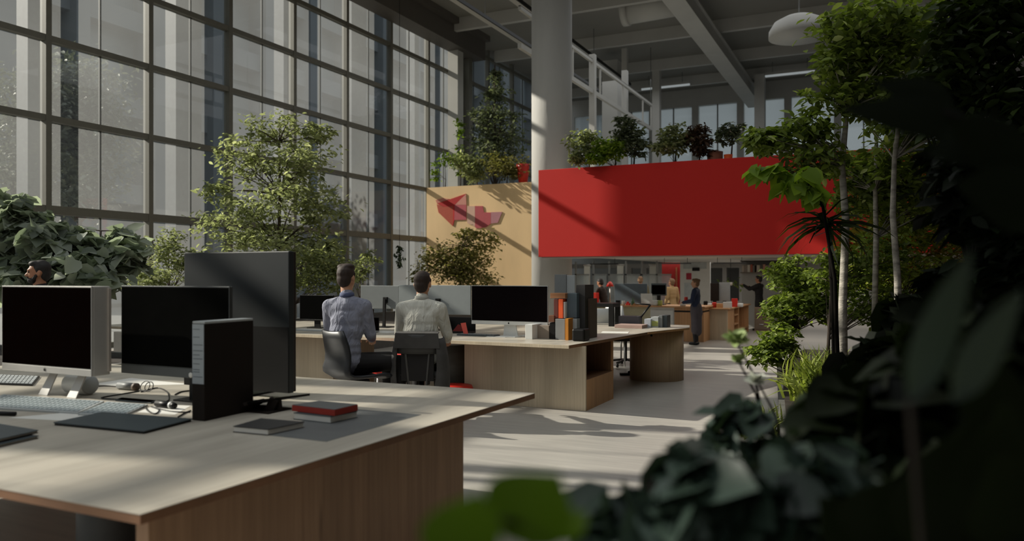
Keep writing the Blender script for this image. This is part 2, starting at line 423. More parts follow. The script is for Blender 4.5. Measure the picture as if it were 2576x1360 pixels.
# red folded emblem on the plywood wall
em = thing('wall_emblem', 'folded red and pink geometric emblem on the sunlit plywood wall', 'emblem', tuple(PY(1180, 530, 22.19)))
for nm, c, pts in (('dark_red_facet', 'b30d08', ((270, 490), (765, 320), (560, 530), (395, 545))),
                   ('rust_facet', 'b0482e', ((266, 500), (395, 546), (545, 533), (540, 875), (295, 640))),
                   ('red_edge', 'c01410', ((545, 533), (572, 520), (565, 770), (540, 875))),
                   ('rose_facet', 'b8525a', ((574, 512), (772, 510), (770, 766), (566, 770))),
                   ('pale_rose_facet', 'cf8b7c', ((765, 326), (772, 508), (574, 510))),
                   ('pale_tip', 'c47a68', ((245, 430), (370, 394), (480, 410), (270, 488))),
                   ('faint_facet', 'd0a894', ((785, 530), (918, 530), (918, 882), (785, 820))),
                   ('crimson_facet', 'b24a50', ((920, 530), (1050, 530), (1072, 640), (1190, 640), (1190, 830), (1110, 890), (1000, 908), (940, 910), (920, 885))),
                   ('mauve_facet', 'b27880', ((1193, 636), (1385, 630), (1310, 815), (1193, 830)))):
    P = [PY(1060+x/6.8, 440+y/6.8, 22.19)-em.location for x, y in pts]; n_ = len(P)
    mb = MB(); mb.add([(p.x, -.012, p.z) for p in P]+[(p.x, .008, p.z) for p in P], [tuple(range(n_-1, -1, -1)), tuple(range(n_, 2*n_))]+[(i, (i+1) % n_, n_+(i+1) % n_, n_+i) for i in range(n_)])
    mb.build(nm, plain('emblem_'+nm, c, .55, var=.04), em)
# ------------------------------------------------------------------ materials of the furniture
M_top = wood('ash_table_top', 'a9a194', 'bdb6a8', 'Y', 2.2, .38, 9)
M_edge = wood('plywood_edge', '6b4a30', '93694a', 'Z', 2.0, .6, .6)
M_panel = wood('oak_side_panel', '8d6c50', 'ab8868', 'Z', 2.4, .55, 16, knots=True)
M_oak = wood('pale_oak_front', 'bfae94', 'd3c4aa', 'Z', 2.6, .5, 22)
M_oak2 = wood('warm_oak_front', 'b08257', 'c9996b', 'Z', 2.4, .5, 18)
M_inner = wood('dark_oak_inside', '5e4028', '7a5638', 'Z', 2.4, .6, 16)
M_black = plain('black_plastic', '0d0c0b', .45, var=.1, spec=.3)
M_blackm = plain('black_matte', '1d1611', .75, var=.1, spec=.2)
M_screen = plain('dark_screen', '0a0504', .6, var=.1, spec=0)
M_screen2 = plain('dark_grey_screen', '0f0f0e', .55, var=.1, spec=0)
M_alu = plain('brushed_aluminium', 'bdbab5', .38, metal=.35, var=.04)
M_alud = plain('dark_aluminium', '5a5c5c', .4, metal=.6, var=.04)
M_grey = plain('grey_plastic', '7f8282', .5, var=.05)
M_lgrey = plain('light_grey_plastic', 'a9adad', .5, var=.04)
M_wht = plain('white_plastic', 'd2d3d0', .45, var=.03)
M_paper = plain('paper_white', 'd8d6cf', .8, var=.03)
M_slate = plain('slate_cover', '3f484b', .5, var=.06)
M_mat = plain('blotter_grey', '5b5d5d', .55, var=.08)
M_redc = plain('red_cloth_cover', '9c2a1c', .6, var=.08)
M_red = plain('red_plastic', 'c4281a', .45, var=.05)
M_orange = plain('orange_card', 'e0551b', .6, var=.05)
ZD = .75

# ------------------------------------------------------------------ front desk
dk = thing('office_desk', 'large pale wooden desk in the foreground with a plywood edge and solid side panel', 'desk', (0, 0, 0))
c_fr, c_br = (-2.105, 1.70), (-2.0, 4.53)
MB().prism([(-6.6, 1.66), c_fr, c_br, (-6.6, 4.45)], ZD-.034, ZD-.003, 0).build('table_edge', M_edge, dk)
MB().prism([(-6.602, 1.658), (c_fr[0]+.002, c_fr[1]-.002), (c_br[0]+.002, c_br[1]+.002), (-6.602, 4.452)], ZD-.003, ZD, 0).build('table_top', M_top, dk)
MB().prism([(-2.2, 1.76), (-2.14, 1.76), (-2.085, 3.75), (-2.145, 3.75)], 0, ZD-.034).build('side_panel', M_panel, dk, bevel=.002)
MB().lathe([(.13, 0), (.13, ZD-.034)], 32, (-3.25, 2.45, 0)).build('leg', plain('desk_leg_grey', '45494b', .6), dk)
for yy in (1.9, 4.2): MB().lathe([(.05, 0), (.05, ZD-.034)], 16, (-6.4, yy, 0)).build('leg', M_black, dk)

def table_pt(px, py, z=ZD): return G(px, py, z)
def rect_from(pa, pb, pc):   # three corner pixels on a plane -> 4 world points of the parallelogram
    return [pa, pb, pc, pa+pc-pb]

# ------------------------------------------------------------------ computers on the front desk
def apple_mark(parent, c, s, m):
    """small fruit-shaped maker's mark on the chin, in the plane facing -Y"""
    mb = MB(); pts = []
    for i in range(20):
        a = 2*PI*i/20; r = s*(1 - .12*math.cos(2*a+PI) - (.16 if abs(a-PI/2) < .3 else 0))
        if abs(a) < .35 or abs(a-2*PI) < .35: r *= .78
        pts.append((c[0]+r*.86*math.cos(a), c[1], c[2]+r*math.sin(a)))
    mb.add(pts, [tuple(range(20))])
    mb.add([(c[0]+s*.02, c[1], c[2]+s*1.05), (c[0]+s*.34, c[1], c[2]+s*1.2), (c[0]+s*.38, c[1], c[2]+s*1.65), (c[0]+s*.06, c[1], c[2]+s*1.4)], [(0,1,2,3)])
    mb.build('emblem', m, parent)

def desktop_computer(label, px0, px1, pyt, pyc, pyb, Y, screen_m, chin_m, body_m, depth=.03, group=None, stand=None, mark=True, base_py=None):
    """all-in-one computer facing -Y; pixel extents give its place; returns the thing"""
    A, B = PY(px0, pyt, Y), PY(px1, pyt, Y)
    zt = (A.z+B.z)/2; zb = PY((px0+px1)/2, pyb, Y).z; zc = PY((px0+px1)/2, pyc, Y).z
    x0, x1 = A.x, B.x; cx = (x0+x1)/2
    t = thing('desktop_computer', label, 'computer', (cx, Y, ZD), 0, group)
    h0, h1, hc = zb-ZD, zt-ZD, zc-ZD; w = (x1-x0)/2
    MB().box((-w, .012, h0), (w, depth, h1)).build('housing', body_m, t, bevel=.006)
    MB().box((-w, 0, hc), (w, .012, h1)).build('bezel', body_m, t, bevel=.002)
    MB().box((-w+.006, -.002, hc+.004), (w-.006, .002, h1-.008)).build('screen', screen_m, t)
    MB().box((-w, -.001, h0), (w, .013, hc)).build('chin', chin_m, t, bevel=.003)
    if mark: apple_mark(t, (0, -.003, (h0+hc)/2), .011, M_black)
    return t, w, h0, h1
# silver computer at the left
t, w, h0, h1 = desktop_computer('silver all-in-one computer with a deep side and black screen, left end of the front desk', 5, 230, 719, 921, 938, 3.10, M_screen, M_alu, M_alu, .125)
st = MB()
for sx in (-.055, .215):
    st = MB()
    st.add([(sx-.045, .02, 0), (sx+.045, .02, 0), (sx+.045, .10, h0+.02), (sx-.02, .10, h0+.02), (sx-.045, .03, 0), (sx+.045, .03, 0), (sx+.045, .112, h0+.02), (sx-.02, .112, h0+.02)], [(0,1,2,3),(7,6,5,4),(0,3,7,4),(1,5,6,2),(0,4,5,1),(3,2,6,7)])
    st.build('stand_leg', M_alu, t, bevel=.003)
MB().box((w-.01, .105, h0+.02), (w+.012, .125, h1-.01)).build('edge_trim', plain('pale_edge', 'b9b0a6', .4, metal=.3), t, bevel=.003)
# dark grey computer in the middle
t, w, h0, h1 = desktop_computer('dark grey all-in-one computer with a wide chin, behind the black box file', 305, 577, 719, 924, 948, 3.34, M_screen2, M_alud, M_alud, .028, mark=False)
MB().box((.10, .03, 0), (.20, .05, h0+.16)).box((.02, -.02, 0), (.26, .13, .008)).build('stand', M_black, t, bevel=.003)
MB().lathe([(.010, -.002), (.016, 0), (.016, .003), (.009, .006)], 16, (0, 0, 0)).build('dial_tag', M_paper, t).matrix_local = Matrix.Translation((.155, -.006, h0+.02)) @ Matrix.Rotation(PI/2, 4, 'X')
# large black display
A, B = PY(463, 634, 3.66), PY(727, 634, 3.66)
t = thing('display_monitor', 'tall black display with its plain back turned to the room, tallest on the front desk', 'monitor', ((A.x+B.x)/2, 3.66, ZD))
w = (B.x-A.x)/2; zt = PY(600, 633, 3.66).z-ZD; zb = .035
M_disp = plain('display_back_black', '1c2123', .5, var=.12, scale=1.4, spec=.45)
MB().box((-w, 0, zb), (w, .045, zt)).build('back_shell', M_disp, t, bevel=.006)
MB().box((-w+.004, .045, zb+.004), (w-.004, .068, zt-.004)).build('screen_frame', plain('brown_black_edge', '1c1310', .5), t, bevel=.003)
MB().box((-w+.004, -.004, zb+.002), (w-.004, .002, zb+.40)).build('lower_dark_sheet', M_black, t)  # dark sheet; contrast with the reflecting upper part is put into colour
MB().box((-.05, .05, 0), (.05, .07, .3)).box((-.16, -.02, 0), (.16, .2, .012)).build('stand', M_black, t, bevel=.003)
# black box file with a label strip
a, b = G(483, 1056, ZD), G(526, 1057, ZD)
t = thing('box_file', 'black upright box file with a white lined label strip on its narrow front', 'box file', ((a.x+b.x)/2, a.y, ZD), math.radians(1))
w = (b.x-a.x)/2; H = .512; D = .35
MB().box((-w, 0, 0), (w, D, H-.012)).build('case', M_blackm, t, bevel=.004)
MB().box((-w+.002, .002, H-.012), (w-.002, D-.002, H)).build('top_edge', M_lgrey, t, bevel=.002)
lb = MB(); lb.box((-w+.006, -.0025, .19), (w-.004, 0, H-.014)); lb.build('label_strip', plain('label_grey', 'a3aaae', .7), t)
ln = MB()
for z in (.225, .25, .262, .292, .318, .338, .36, .39, .43, .47): ln.box((-w+.012, -.0035, z), (w-.012-(.02 if int(z*1000) % 3 else 0), -.0026, z+.003))
ln.build('label_line', plain('label_ink', '5f676b', .8), t)
# folding stand behind the box file
a = G(640, 1036, ZD)
t = thing('laptop_stand', 'black folding laptop stand lying behind the black box file', 'laptop stand', (a.x, a.y, ZD), math.radians(0))
sb = MB(); sb.sheet([(-.21, -.03, .012), (.05, -.03, .075), (.20, .22, .085), (-.14, .22, .02)], .012); sb.build('plate', M_black, t)
MB().bar((-.12, .02, 0), (-.02, .02, .05), .16, .02).bar((.06, .05, 0), (.09, .06, .07), .03, .05).bar((.11, .08, .0), (.10, .08, .07), .02, .02).build('hinge', M_blackm, t)
MB().box((-.2, -.02, 0), (.12, .16, .008)).build('base_plate', M_blackm, t)

# ------------------------------------------------------------------ things lying on the front desk
def slab_thing(name, label, cat, pix, t, mats, z=ZD, group=None, parts=('cover',)):
    """flat thing whose top corners stand at pixels pix; one mesh"""
    P = [G(x, y, z+t) for x, y in pix]
    c = sum(P, Vector())/len(P)
    r = thing(name, label, cat, (c.x, c.y, z), 0, group)
    P = [Vector((p.x-c.x, p.y-c.y, t)) for p in P]
    return r, P
def inset(P, k): return [p*k for p in P]
def shift(P, z): return [Vector((p.x, p.y, z)) for p in P]
r, P = slab_thing('laptop', 'closed slate grey laptop lying flat in front of the box file', 'laptop', [(134, 1061), (363, 1083), (484, 1052), (258, 1035)], .016, None)
MB().sheet(P, .006).build('lid', M_slate, r, bevel=.002)
MB().sheet(shift(inset(P, .985), .009), .008).build('base', M_black, r, bevel=.002)
for i, (z0, lab) in enumerate(((ZD, 'grey notebook at the left frame edge, lower of two stacked'), (ZD+.018, 'grey notebook at the left frame edge, upper of two stacked'))):
    dy = -14 if i else 0
    r, P = slab_thing('notebook', lab, 'notebook', [(-120, 1108+dy), (-40, 1126+dy), (97, 1095+dy), (0, 1079+dy)], .014, None, z0, 'two notebooks at the left edge')
    MB().sheet(P, .003).build('cover', M_slate, r)
    MB().sheet(shift(inset(P, .97), .011), .008).build('pages', plain('page_block', 'aaa79f', .8), r)
    MB().sheet(shift(P, .003), .003).build('back_cover', M_black, r)
def book(label, top, z, t, cover, spine, group=None):
    r, P = slab_thing('book', label, 'book', top, t, None, z, group)
    MB().sheet(P, .004).build('cover', cover, r, bevel=.001)
    MB().sheet(shift(inset(P, .965), t-.004), t-.008).build('pages', spine, r)
    MB().sheet(shift(P, .004), .004).build('back_cover', cover, r, bevel=.001)
    return r, P
top = [(735, 1044), (838, 1057), (901, 1040), (806, 1030)]
r, P = book('white paged book with dark cover, under the red book', [(738, 1037), (832, 1047), (900, 1033), (806, 1024)], ZD, .036, M_slate, M_paper)
r, P = book('red book with a grey top, upper of two stacked on the blotter', [(736, 1017), (842, 1029), (899, 1016), (803, 1007)], ZD+.037, .034, plain('book_top_grey', '5c5d5c', .6), M_redc)
MB().sheet([P[0]+Vector((-.002,-.002,-.003)), P[1]+Vector((.002,-.002,-.003)), P[1]+Vector((.0,.012,-.003)), P[0]+Vector((0,.012,-.003))], .03).build('spine', M_redc, r)
MB().sheet([P[1]+Vector((.002,-.002,-.003)), P[2]+Vector((.003,0,-.003)), P[2]+Vector((-.01,.0,-.003)), P[1]+Vector((-.01,0,-.003))], .03).build('red_edge', M_redc, r)
book('black covered book with pale pages, nearest on the desk', [(586, 1071), (674, 1079), (766, 1060), (657, 1051)], ZD, .030, plain('book_black', '242322', .55), M_paper)
r = thing('desk_blotter', 'dark grey desk blotter sheet under the books', 'desk mat', (0, 0, 0))
P = [G(x, y, ZD+.0012) for x, y in ((640, 1090), (821, 1110), (1060, 1042), (880, 1027))]
MB().sheet(P, .001).build('mat', M_mat, r)
# keyboards
def keyboard(label, pix, base_m, key_m, rows, cols, loc_z=ZD, group=None):
    r, P = slab_thing('keyboard', label, 'keyboard', pix, .010, None, loc_z, group)
    MB().sheet(P, .009).build('base', base_m, r)
    ks = MB(); a, b, c, d = P   # a front-left, b front-right, c back-right, d back-left
    for i in range(rows):
        for j in range(cols):
            def q(u, v): return a*(1-u)*(1-v) + b*u*(1-v) + c*u*v + d*(1-u)*v + Vector((0, 0, .003))
            u0, u1 = .02+.96*(j+.1)/cols, .02+.96*(j+.9)/cols; v0, v1 = .05+.9*(i+.1)/rows, .05+.9*(i+.88)/rows
            ks.sheet([q(u0, v0), q(u1, v0), q(u1, v1), q(u0, v1)], .003)
    o = ks.build('keys', key_m, r); o['kind'] = 'stuff'
    return r
keyboard('white wide keyboard in front of the silver computer', [(-60, 1022), (196, 1037), (262, 1008), (8, 991)], M_lgrey, plain('key_blue_white', '8f999c', .55), 6, 22)
keyboard('short white number keyboard beside the wide keyboard', [(196, 1040), (310, 1043), (372, 1016), (270, 1009)], M_lgrey, plain('key_blue_white', '8f999c', .55), 6, 8)
keyboard('white keyboard with a dark rear edge behind the silver computer', [(-60, 962), (82, 967), (100, 945), (-40, 939)], M_black, M_lgrey, 5, 14)
# paper sheets
def sheet_thing(label, pix, z=ZD, m=None, cat='paper', name='paper_sheet', group='loose sheets on the front desk'):
    P = [G(x, y, z+.001) for x, y in pix]; c = sum(P, Vector())/len(P)
    P = [p-Vector((c.x, c.y, z)) for p in P]
    return one(name, MB().sheet(P, .0008), m or M_paper, label, cat, group, (c.x, c.y, z))
sheet_thing('white paper sheet under the white wide keyboard', [(20, 1050), (170, 1058), (300, 1042), (180, 1036)])
sheet_thing('white paper sheet lying behind the dark grey computer', [(232, 966), (300, 970), (480, 966), (330, 950)])
sheet_thing('white paper sheet beside the tangled black cables', [(345, 1036), (440, 1042), (480, 1020), (400, 1016)])
a = G(18, 1045, ZD)
t = one('marker_pen', MB().tube([(-.16, -.05, .012), (.05, .012, .012)], .012, 10), M_black, 'thick black marker pen at the left frame edge', 'pen', None, (a.x, a.y, ZD))
# white drum between the legs of the stand
a = G(165, 996, ZD)
t = thing('speaker', 'white drum speaker lying between the legs of the silver computer stand', 'speaker', (a.x, a.y+.10, ZD))
MB().tube([(-.10, 0, .062), (.09, 0, .062)], .062, 24).build('body', M_wht, t, bevel=.004)
MB().tube([(.088, 0, .062), (.105, 0, .062)], [.058, .05], 24).build('end_cap', M_lgrey, t)
# roll, loop and cables
a = G(322, 980, ZD)
t = thing('paper_roll', 'small grey roll lying beside a loop of wire', 'roll', (a.x, a.y, ZD))
MB().tube([(-.085, 0, .024), (.06, 0, .024)], .024, 16).build('roll', M_grey, t)
MB().tube([(.058, 0, .024), (.085, 0, .024)], .025, 16).build('end_band', plain('brown_band', '55463a', .6), t)
def coil(cx, cy, r, z, n=26, tilt=.8, turns=1.0):
    return [(cx + r*math.cos(2*PI*turns*i/n), cy + r*.35*math.sin(2*PI*turns*i/n), z + r*tilt*(1+math.sin(2*PI*turns*i/n))) for i in range(n+1)]
a = G(365, 985, ZD)
one('headphones', MB().tube(coil(0, 0, .04, .003), .003, 6).tube(coil(.012, .02, .036, .003), .003, 6), M_black, 'thin black wire loop standing beside the grey roll', 'headphones', None, (a.x, a.y, ZD))
def cable(label, pix, r=.004):
    P = [G(x, y, ZD+r) for x, y in pix]; c = P[0].copy(); c.z = ZD
    Q = []
    for i in range(len(P)-1):
        for k in range(5):
            u = k/5
            p0 = P[max(i-1, 0)]; p1 = P[i]; p2 = P[i+1]; p3 = P[min(i+2, len(P)-1)]
            Q.append(.5*((2*p1) + (p2-p0)*u + (2*p0-5*p1+4*p2-p3)*u*u + (3*p1-p0-3*p2+p3)*u**3) - c)
    Q.append(P[-1]-c)
    return one('cable', MB().tube(Q, r, 6), M_black, label, 'cable', 'black cables on the front desk', tuple(c))
cable('black cable looping from the roll to the black adapter', [(355, 985), (395, 975), (420, 985), (425, 1005), (405, 1012)])
cable('black cable running left from the roll past the flat phone', [(350, 983), (310, 990), (255, 1000), (300, 1004), (385, 1008)])
cable('black cable curling in front of the black adapter', [(362, 1018), (372, 1032), (390, 1040), (400, 1030), (380, 1022), (430, 1034), (478, 1036)])
cable('black cable end beside the foot of the box file', [(448, 1048), (465, 1038), (480, 1032)])
cable('black cable crossing behind the box file', [(232, 972), (262, 970), (300, 972)])
cable('thin black cable at the right of the tangle', [(440, 992), (455, 985), (478, 982)])
r, P = slab_thing('phone', 'flat dark phone lying among the cables', 'phone', [(290, 1004), (380, 1012), (395, 1006), (305, 999)], .008, None)
MB().sheet(P, .007).build('body', M_slate, r, bevel=.001)
MB().sheet(shift(inset(P, .94), .0085), .001).build('screen', M_screen, r)
a = G(415, 1026, ZD)
t = thing('power_adapter', 'black power adapter with a round white end among the cables', 'adapter', (a.x, a.y, ZD))
MB().tube([(-.075, .01, .02), (.04, 0, .02)], .02, 12).build('body', M_black, t)
MB().tube([(.04, 0, .02), (.058, 0, .02)], .019, 12).build('white_ring', M_wht, t)
MB().tube([(.058, 0, .02), (.085, -.004, .02)], [.02, .015], 12).build('end_cap', M_black, t)
# ------------------------------------------------------------------ people
def solid(shapes, voxel, smooth=3, it=.5):
    """overlapping tapered capsules / ellipsoids -> ONE continuous smooth mesh"""
    mb = MB()
    for s in shapes:
        if s[0] == 'c':
            _, a, ra, b, rb = s; a, b = Vector(a), Vector(b)
            n = 6; d = b-a; L = d.length
            if L < 1e-5: mb.ell(a, (ra, ra, ra), 12); continue
            t = d/L; pts = []; R = []
            for i in range(1, n+1):
                u = -PI/2 + PI/2*i/n
                pts.append(a + t*(math.sin(u)*ra)); R.append(max(.001, math.cos(u)*ra))
            for i in range(0, n):
                u = PI/2*i/n
                pts.append(b + t*(math.sin(u)*rb)); R.append(max(.001, math.cos(u)*rb))
            mb.tube(pts, R, 14)
        else:
            M = s[3] if len(s) > 3 else None
            if M is not None:
                c = Vector(s[1]); mb.ell((0,0,0), s[2], 16, 0, Matrix.Translation(c) @ M)
            else: mb.ell(s[1], s[2], 16)
    me = bpy.data.meshes.new('tmp'); me.from_pydata(mb.v, [], mb.f); me.update()
    o = bpy.data.objects.new('tmp', me); COL.objects.link(o)
    r = o.modifiers.new('r', 'REMESH'); r.mode = 'VOXEL'; r.voxel_size = voxel; r.use_smooth_shade = True
    sm = o.modifiers.new('s', 'SMOOTH'); sm.iterations = smooth; sm.factor = it
    dg = bpy.context.evaluated_depsgraph_get()
    out = bpy.data.meshes.new_from_object(o.evaluated_get(dg))
    bpy.data.objects.remove(o); bpy.data.meshes.remove(me)
    out.polygons.foreach_set('use_smooth', [True]*len(out.polygons))
    return out
M_skin = plain('skin', 'b98a6c', .55, var=.06, scale=20)
M_skin2 = plain('skin_tan', 'a06f52', .55, var=.06, scale=20)
M_hair = plain('brown_hair', '2c1d14', .7, var=.3, scale=60, stretch=(1,1,.2))
M_hair2 = plain('dark_hair', '15100d', .7, var=.3, scale=60, stretch=(1,1,.2))
M_hair3 = plain('light_brown_hair', '6b5138', .7, var=.25, scale=60, stretch=(1,1,.2))
def hand_shapes(w, e, curl=.35, side=1, s=1.0, up=Vector((0,0,1))):
    """palm and five fingers continuing the forearm e->w"""
    t = (w-e).normalized(); x = t.cross(up)
    if x.length < .05: x = t.cross(Vector((0, 1, 0)))
    x.normalize(); n = x.cross(t).normalized()
    S = []
    pc = w + t*.045*s
    S.append(('c', w, .024*s, w+t*.03*s, .026*s))
    for k, off in enumerate((-.030, -.010, .010, .029)):
        S.append(('c', w+t*.02*s+x*off*.6*s, .014*s, w+t*.085*s+x*off*s, .0105*s))
        b = w+t*.088*s+x*off*s; L = (.034, .041, .038, .030)[k]*s
        d1 = (t*math.cos(curl)-n*math.sin(curl)); d2 = (t*math.cos(curl*2.2)-n*math.sin(curl*2.2))
        S.append(('c', b, .0095*s, b+d1*L, .0088*s)); S.append(('c', b+d1*L, .0088*s, b+d1*L+d2*L*.95, .0075*s))
    b = w+t*.03*s+x*side*.028*s
    S.append(('c', b, .0125*s, b+(t*.7+x*side*.7)*.035*s-n*.01*s, .011*s)); b2 = b+(t*.7+x*side*.7)*.035*s-n*.01*s
    S.append(('c', b2, .011*s, b2+(t*.95+x*side*.2)*.032*s-n*.012*s, .0085*s))
    return S
def person(label, loc, rotz, J, shirt, trousers, skin, hair, shoes=None, hairstyle='short', voxel=.011, head_yaw=0, head_pitch=0, beard=None, skirt=None, extra=None, sleeve=1.0, collar=None, group=None):
    """J: joints in the person's frame (x right, y forward, z up): hip, waist, chest, neck, head + (shoulder, elbow, wrist, hipj, knee, ankle, toe) as [left,right]; s: build scale"""
    V = lambda p: Vector(p)
    s = J.get('s', 1.0)
    t = thing('person', label, 'person', loc, rotz, group)
    hip, waist, chest, neck, head = (V(J[k]) for k in ('hip', 'waist', 'chest', 'neck', 'head'))
    sh, el, wr, hj, kn, an, toe = ([V(p) for p in J[k]] for k in ('shoulder', 'elbow', 'wrist', 'hipj', 'knee', 'ankle', 'toe'))
    wid = J.get('w', 1.0)
    def torso(g):
        out = []
        up = (chest-hip).normalized()
        rx = (sh[1]-sh[0]); rx.z *= .3; rx.normalize(); fy = up.cross(rx).normalized()
        R = Matrix((rx, -fy if fy.y < 0 else fy, up)).transposed().to_4x4()
        hw = (sh[1]-sh[0]).length/2
        out.append(('e', hip, (.160*s*wid+g, .115*s+g, .12*s+g), R))
        out.append(('e', hip.lerp(waist, .6), (.145*s*wid+g, .105*s+g, .12*s+g), R))
        out.append(('e', waist, (.140*s*wid+g, .100*s+g, .13*s+g), R))
        out.append(('e', waist.lerp(chest, .55), (.155*s*wid+g, .108*s+g, .14*s+g), R))
        out.append(('e', chest, (hw*.86+g, .112*s+g, .15*s+g), R))
        out.append(('e', chest.lerp(neck, .5), (hw*.84+g, .095*s+g, .10*s+g), R))
        for i in (0, 1):
            out.append(('c', chest.lerp(neck, .78), .055*s+g, sh[i], .055*s+g))
            out.append(('c', chest, .09*s+g, sh[i]+(chest-sh[i])*.15, .06*s+g))
        return out
    def arm(i, g, upto=1.0):
        out = [('c', sh[i], .054*s+g, el[i], .040*s+g)]
        e = el[i].lerp(wr[i], upto)
        out.append(('c', el[i], .041*s+g, e, .041*s + (.027-.041)*s*upto + g))
        return out
    def leg(i, g, upto=1.0):
        a = kn[i].lerp(an[i], upto)
        return [('c', hj[i], .088*s+g, kn[i], .056*s+g), ('c', kn[i], .056*s+g, kn[i].lerp(an[i], .35*upto), .055*s+g), ('c', kn[i].lerp(an[i], .35*upto), .055*s+g, a, .055*s+(.038-.055)*s*upto+g)]
    HR = Matrix.Rotation(head_yaw, 4, 'Z') @ Matrix.Rotation(head_pitch, 4, 'X')
    def hp(x, y, z): return head + (HR @ Vector((x*s, y*s, z*s)))
    body = torso(0)
    for i in (0, 1): body += arm(i, 0) + leg(i, 0) + hand_shapes(wr[i], el[i], J.get('curl', .35), (1 if i == 0 else -1), s)
    for i in (0, 1): body += [('c', an[i], .036*s, an[i]+Vector((0, -.03*s, -.045*s)), .034*s), ('c', an[i]+Vector((0, -.03*s, -.05*s)), .03*s, toe[i], .024*s)]
    body += [('c', neck-(neck-chest)*.25, .060*s, hp(0, -.012, -.05), .054*s)]
    body += [('e', hp(0, -.012, .025), (.076*s, .095*s, .092*s), HR), ('e', hp(0, .022, -.03), (.060*s, .068*s, .085*s), HR), ('e', hp(0, .052, -.085), (.034*s, .030*s, .028*s), HR)]
    body += [('c', hp(0, .088, .005), .009*s, hp(0, .106, -.03), .014*s), ('c', hp(-.03, .082, .024), .012*s, hp(.03, .082, .024), .012*s)]
    body += [('c', hp(-.018, .080, -.062), .008*s, hp(.018, .080, -.062), .008*s)]
    for q in (-1, 1):
        body += [('e', hp(q*.080, -.008, -.012), (.010*s, .022*s, .032*s), HR @ Matrix.Rotation(q*.25, 4, 'Z'))]
    bm = meshobj('body', solid(body, voxel, 2), skin, t)
    for q in (-1, 1):
        MB().ell(hp(q*.030, .082, .006), (.011*s, .007*s, .008*s), 10).build('eye', M_hair2, t)
    g = .013*s
    shp = torso(g)
    for i in (0, 1): shp += arm(i, g+.002, sleeve)
    shp.append(('c', neck-(neck-chest)*.22, .066*s, neck+(head-neck)*.12, .062*s))
    top = meshobj('shirt' if not extra else extra, solid(shp, voxel, 2), shirt, t)
    if collar:
        c0 = neck+(head-neck)*.02
        MB().lathe([(.064*s, -.012*s), (.071*s, -.002*s), (.066*s, .030*s), (.058*s, .034*s), (.060*s, 0)], 20, tuple(c0)).build('collar', collar, t)
    if skirt is not None:
        sk = [('c', hip+Vector((0, 0, .05*s)), .15*s, hip+Vector((0, -.01, -.1*s)), .16*s)]
        for i in (0, 1): sk += [('c', hj[i], .11*s, kn[i]+Vector((0, -.03*s, -.12*s)), .115*s)]
        sk += [('c', hip, .15*s, (kn[0]+kn[1])/2+Vector((0, -.05*s, -.15*s)), .13*s)]
        meshobj('skirt', solid(sk, voxel, 3), skirt, t)
    if trousers is not None:
        tr = [('e', hip, (.165*s*wid, .122*s, .11*s)), ]
        for i in (0, 1): tr += leg(i, .014*s, .96) + [('c', hip, .11*s, hj[i], .10*s)]
        meshobj('trousers', solid(tr, voxel, 3), trousers, t)
    if shoes is not None:
        for i in (0, 1):
            a = an[i]
            meshobj('shoe', solid([('c', a+Vector((0, -.035*s, -.045*s)), .042*s, a+Vector((0, .02*s, -.04*s)), .045*s), ('c', a+Vector((0, 0, -.05*s)), .038*s, toe[i]+Vector((0, 0, .003)), .034*s)], voxel, 2), shoes, t)
    hs = []
    if hairstyle in ('short', 'bun', 'fringe'):
        hs += [('e', hp(0, -.026, .042), (.083*s, .094*s, .088*s), HR), ('e', hp(0, -.055, -.01), (.072*s, .062*s, .085*s), HR), ('e', hp(0, .03, .088), (.062*s, .055*s, .034*s), HR)]
        for q in (-1, 1): hs.append(('c', hp(q*.074, .012, .04), .012*s, hp(q*.074, .008, -.005), .008*s))
    if hairstyle == 'fringe':
        hs += [('e', hp(.012, -.01, .105), (.066*s, .075*s, .032*s), HR), ('e', hp(-.03, -.03, .10), (.05*s, .06*s, .034*s), HR)]
    if hairstyle == 'bun': hs += [('e', hp(0, -.10, .07), (.042*s, .04*s, .04*s), HR), ('e', hp(0, -.07, .03), (.07*s, .05*s, .08*s), HR)]
    if hs: meshobj('hair', solid(hs, voxel*.8, 2), hair, t)
    if beard is not None:
        meshobj('beard', solid([('e', hp(0, .040, -.075), (.055*s, .056*s, .042*s), HR), ('c', hp(-.068, .015, -.03), .016*s, hp(-.045, .045, -.075), .02*s), ('c', hp(.068, .015, -.03), .016*s, hp(.045, .045, -.075), .02*s), ('c', hp(-.022, .092, -.045), .008*s, hp(.022, .092, -.045), .008*s)], voxel*.8, 2), beard, t)
    return t
def stand_joints(H, elbow=None, wrist=None, lean=0.0, feet=.09, w=1.0):
    s = H/1.72
    J = dict(s=s, w=w, hip=(0, -.01*s, .93*s), waist=(0, 0+lean*.3*s, 1.08*s), chest=(0, .0+lean*.8*s, 1.27*s), neck=(0, -.01*s+lean*1.1*s, 1.44*s), head=(0, .015*s+lean*1.35*s, 1.60*s))
    J['shoulder'] = [(q*.185*s*w, -.01*s+lean*s, 1.40*s) for q in (-1, 1)]
    J['elbow'] = [tuple(c*s for c in p) for p in (elbow or [(-.24, -.03, 1.12), (.24, -.03, 1.12)])]
    J['wrist'] = [tuple(c*s for c in p) for p in (wrist or [(-.25, .04, .88), (.25, .04, .88)])]
    J['hipj'] = [(q*.09*s, -.01*s, .90*s) for q in (-1, 1)]
    J['knee'] = [(q*feet*s, .02*s, .50*s) for q in (-1, 1)]
    J['ankle'] = [(q*feet*s, -.01*s, .085*s) for q in (-1, 1)]
    J['toe'] = [(q*feet*1.15*s, .14*s, .034*s) for q in (-1, 1)]
    return J
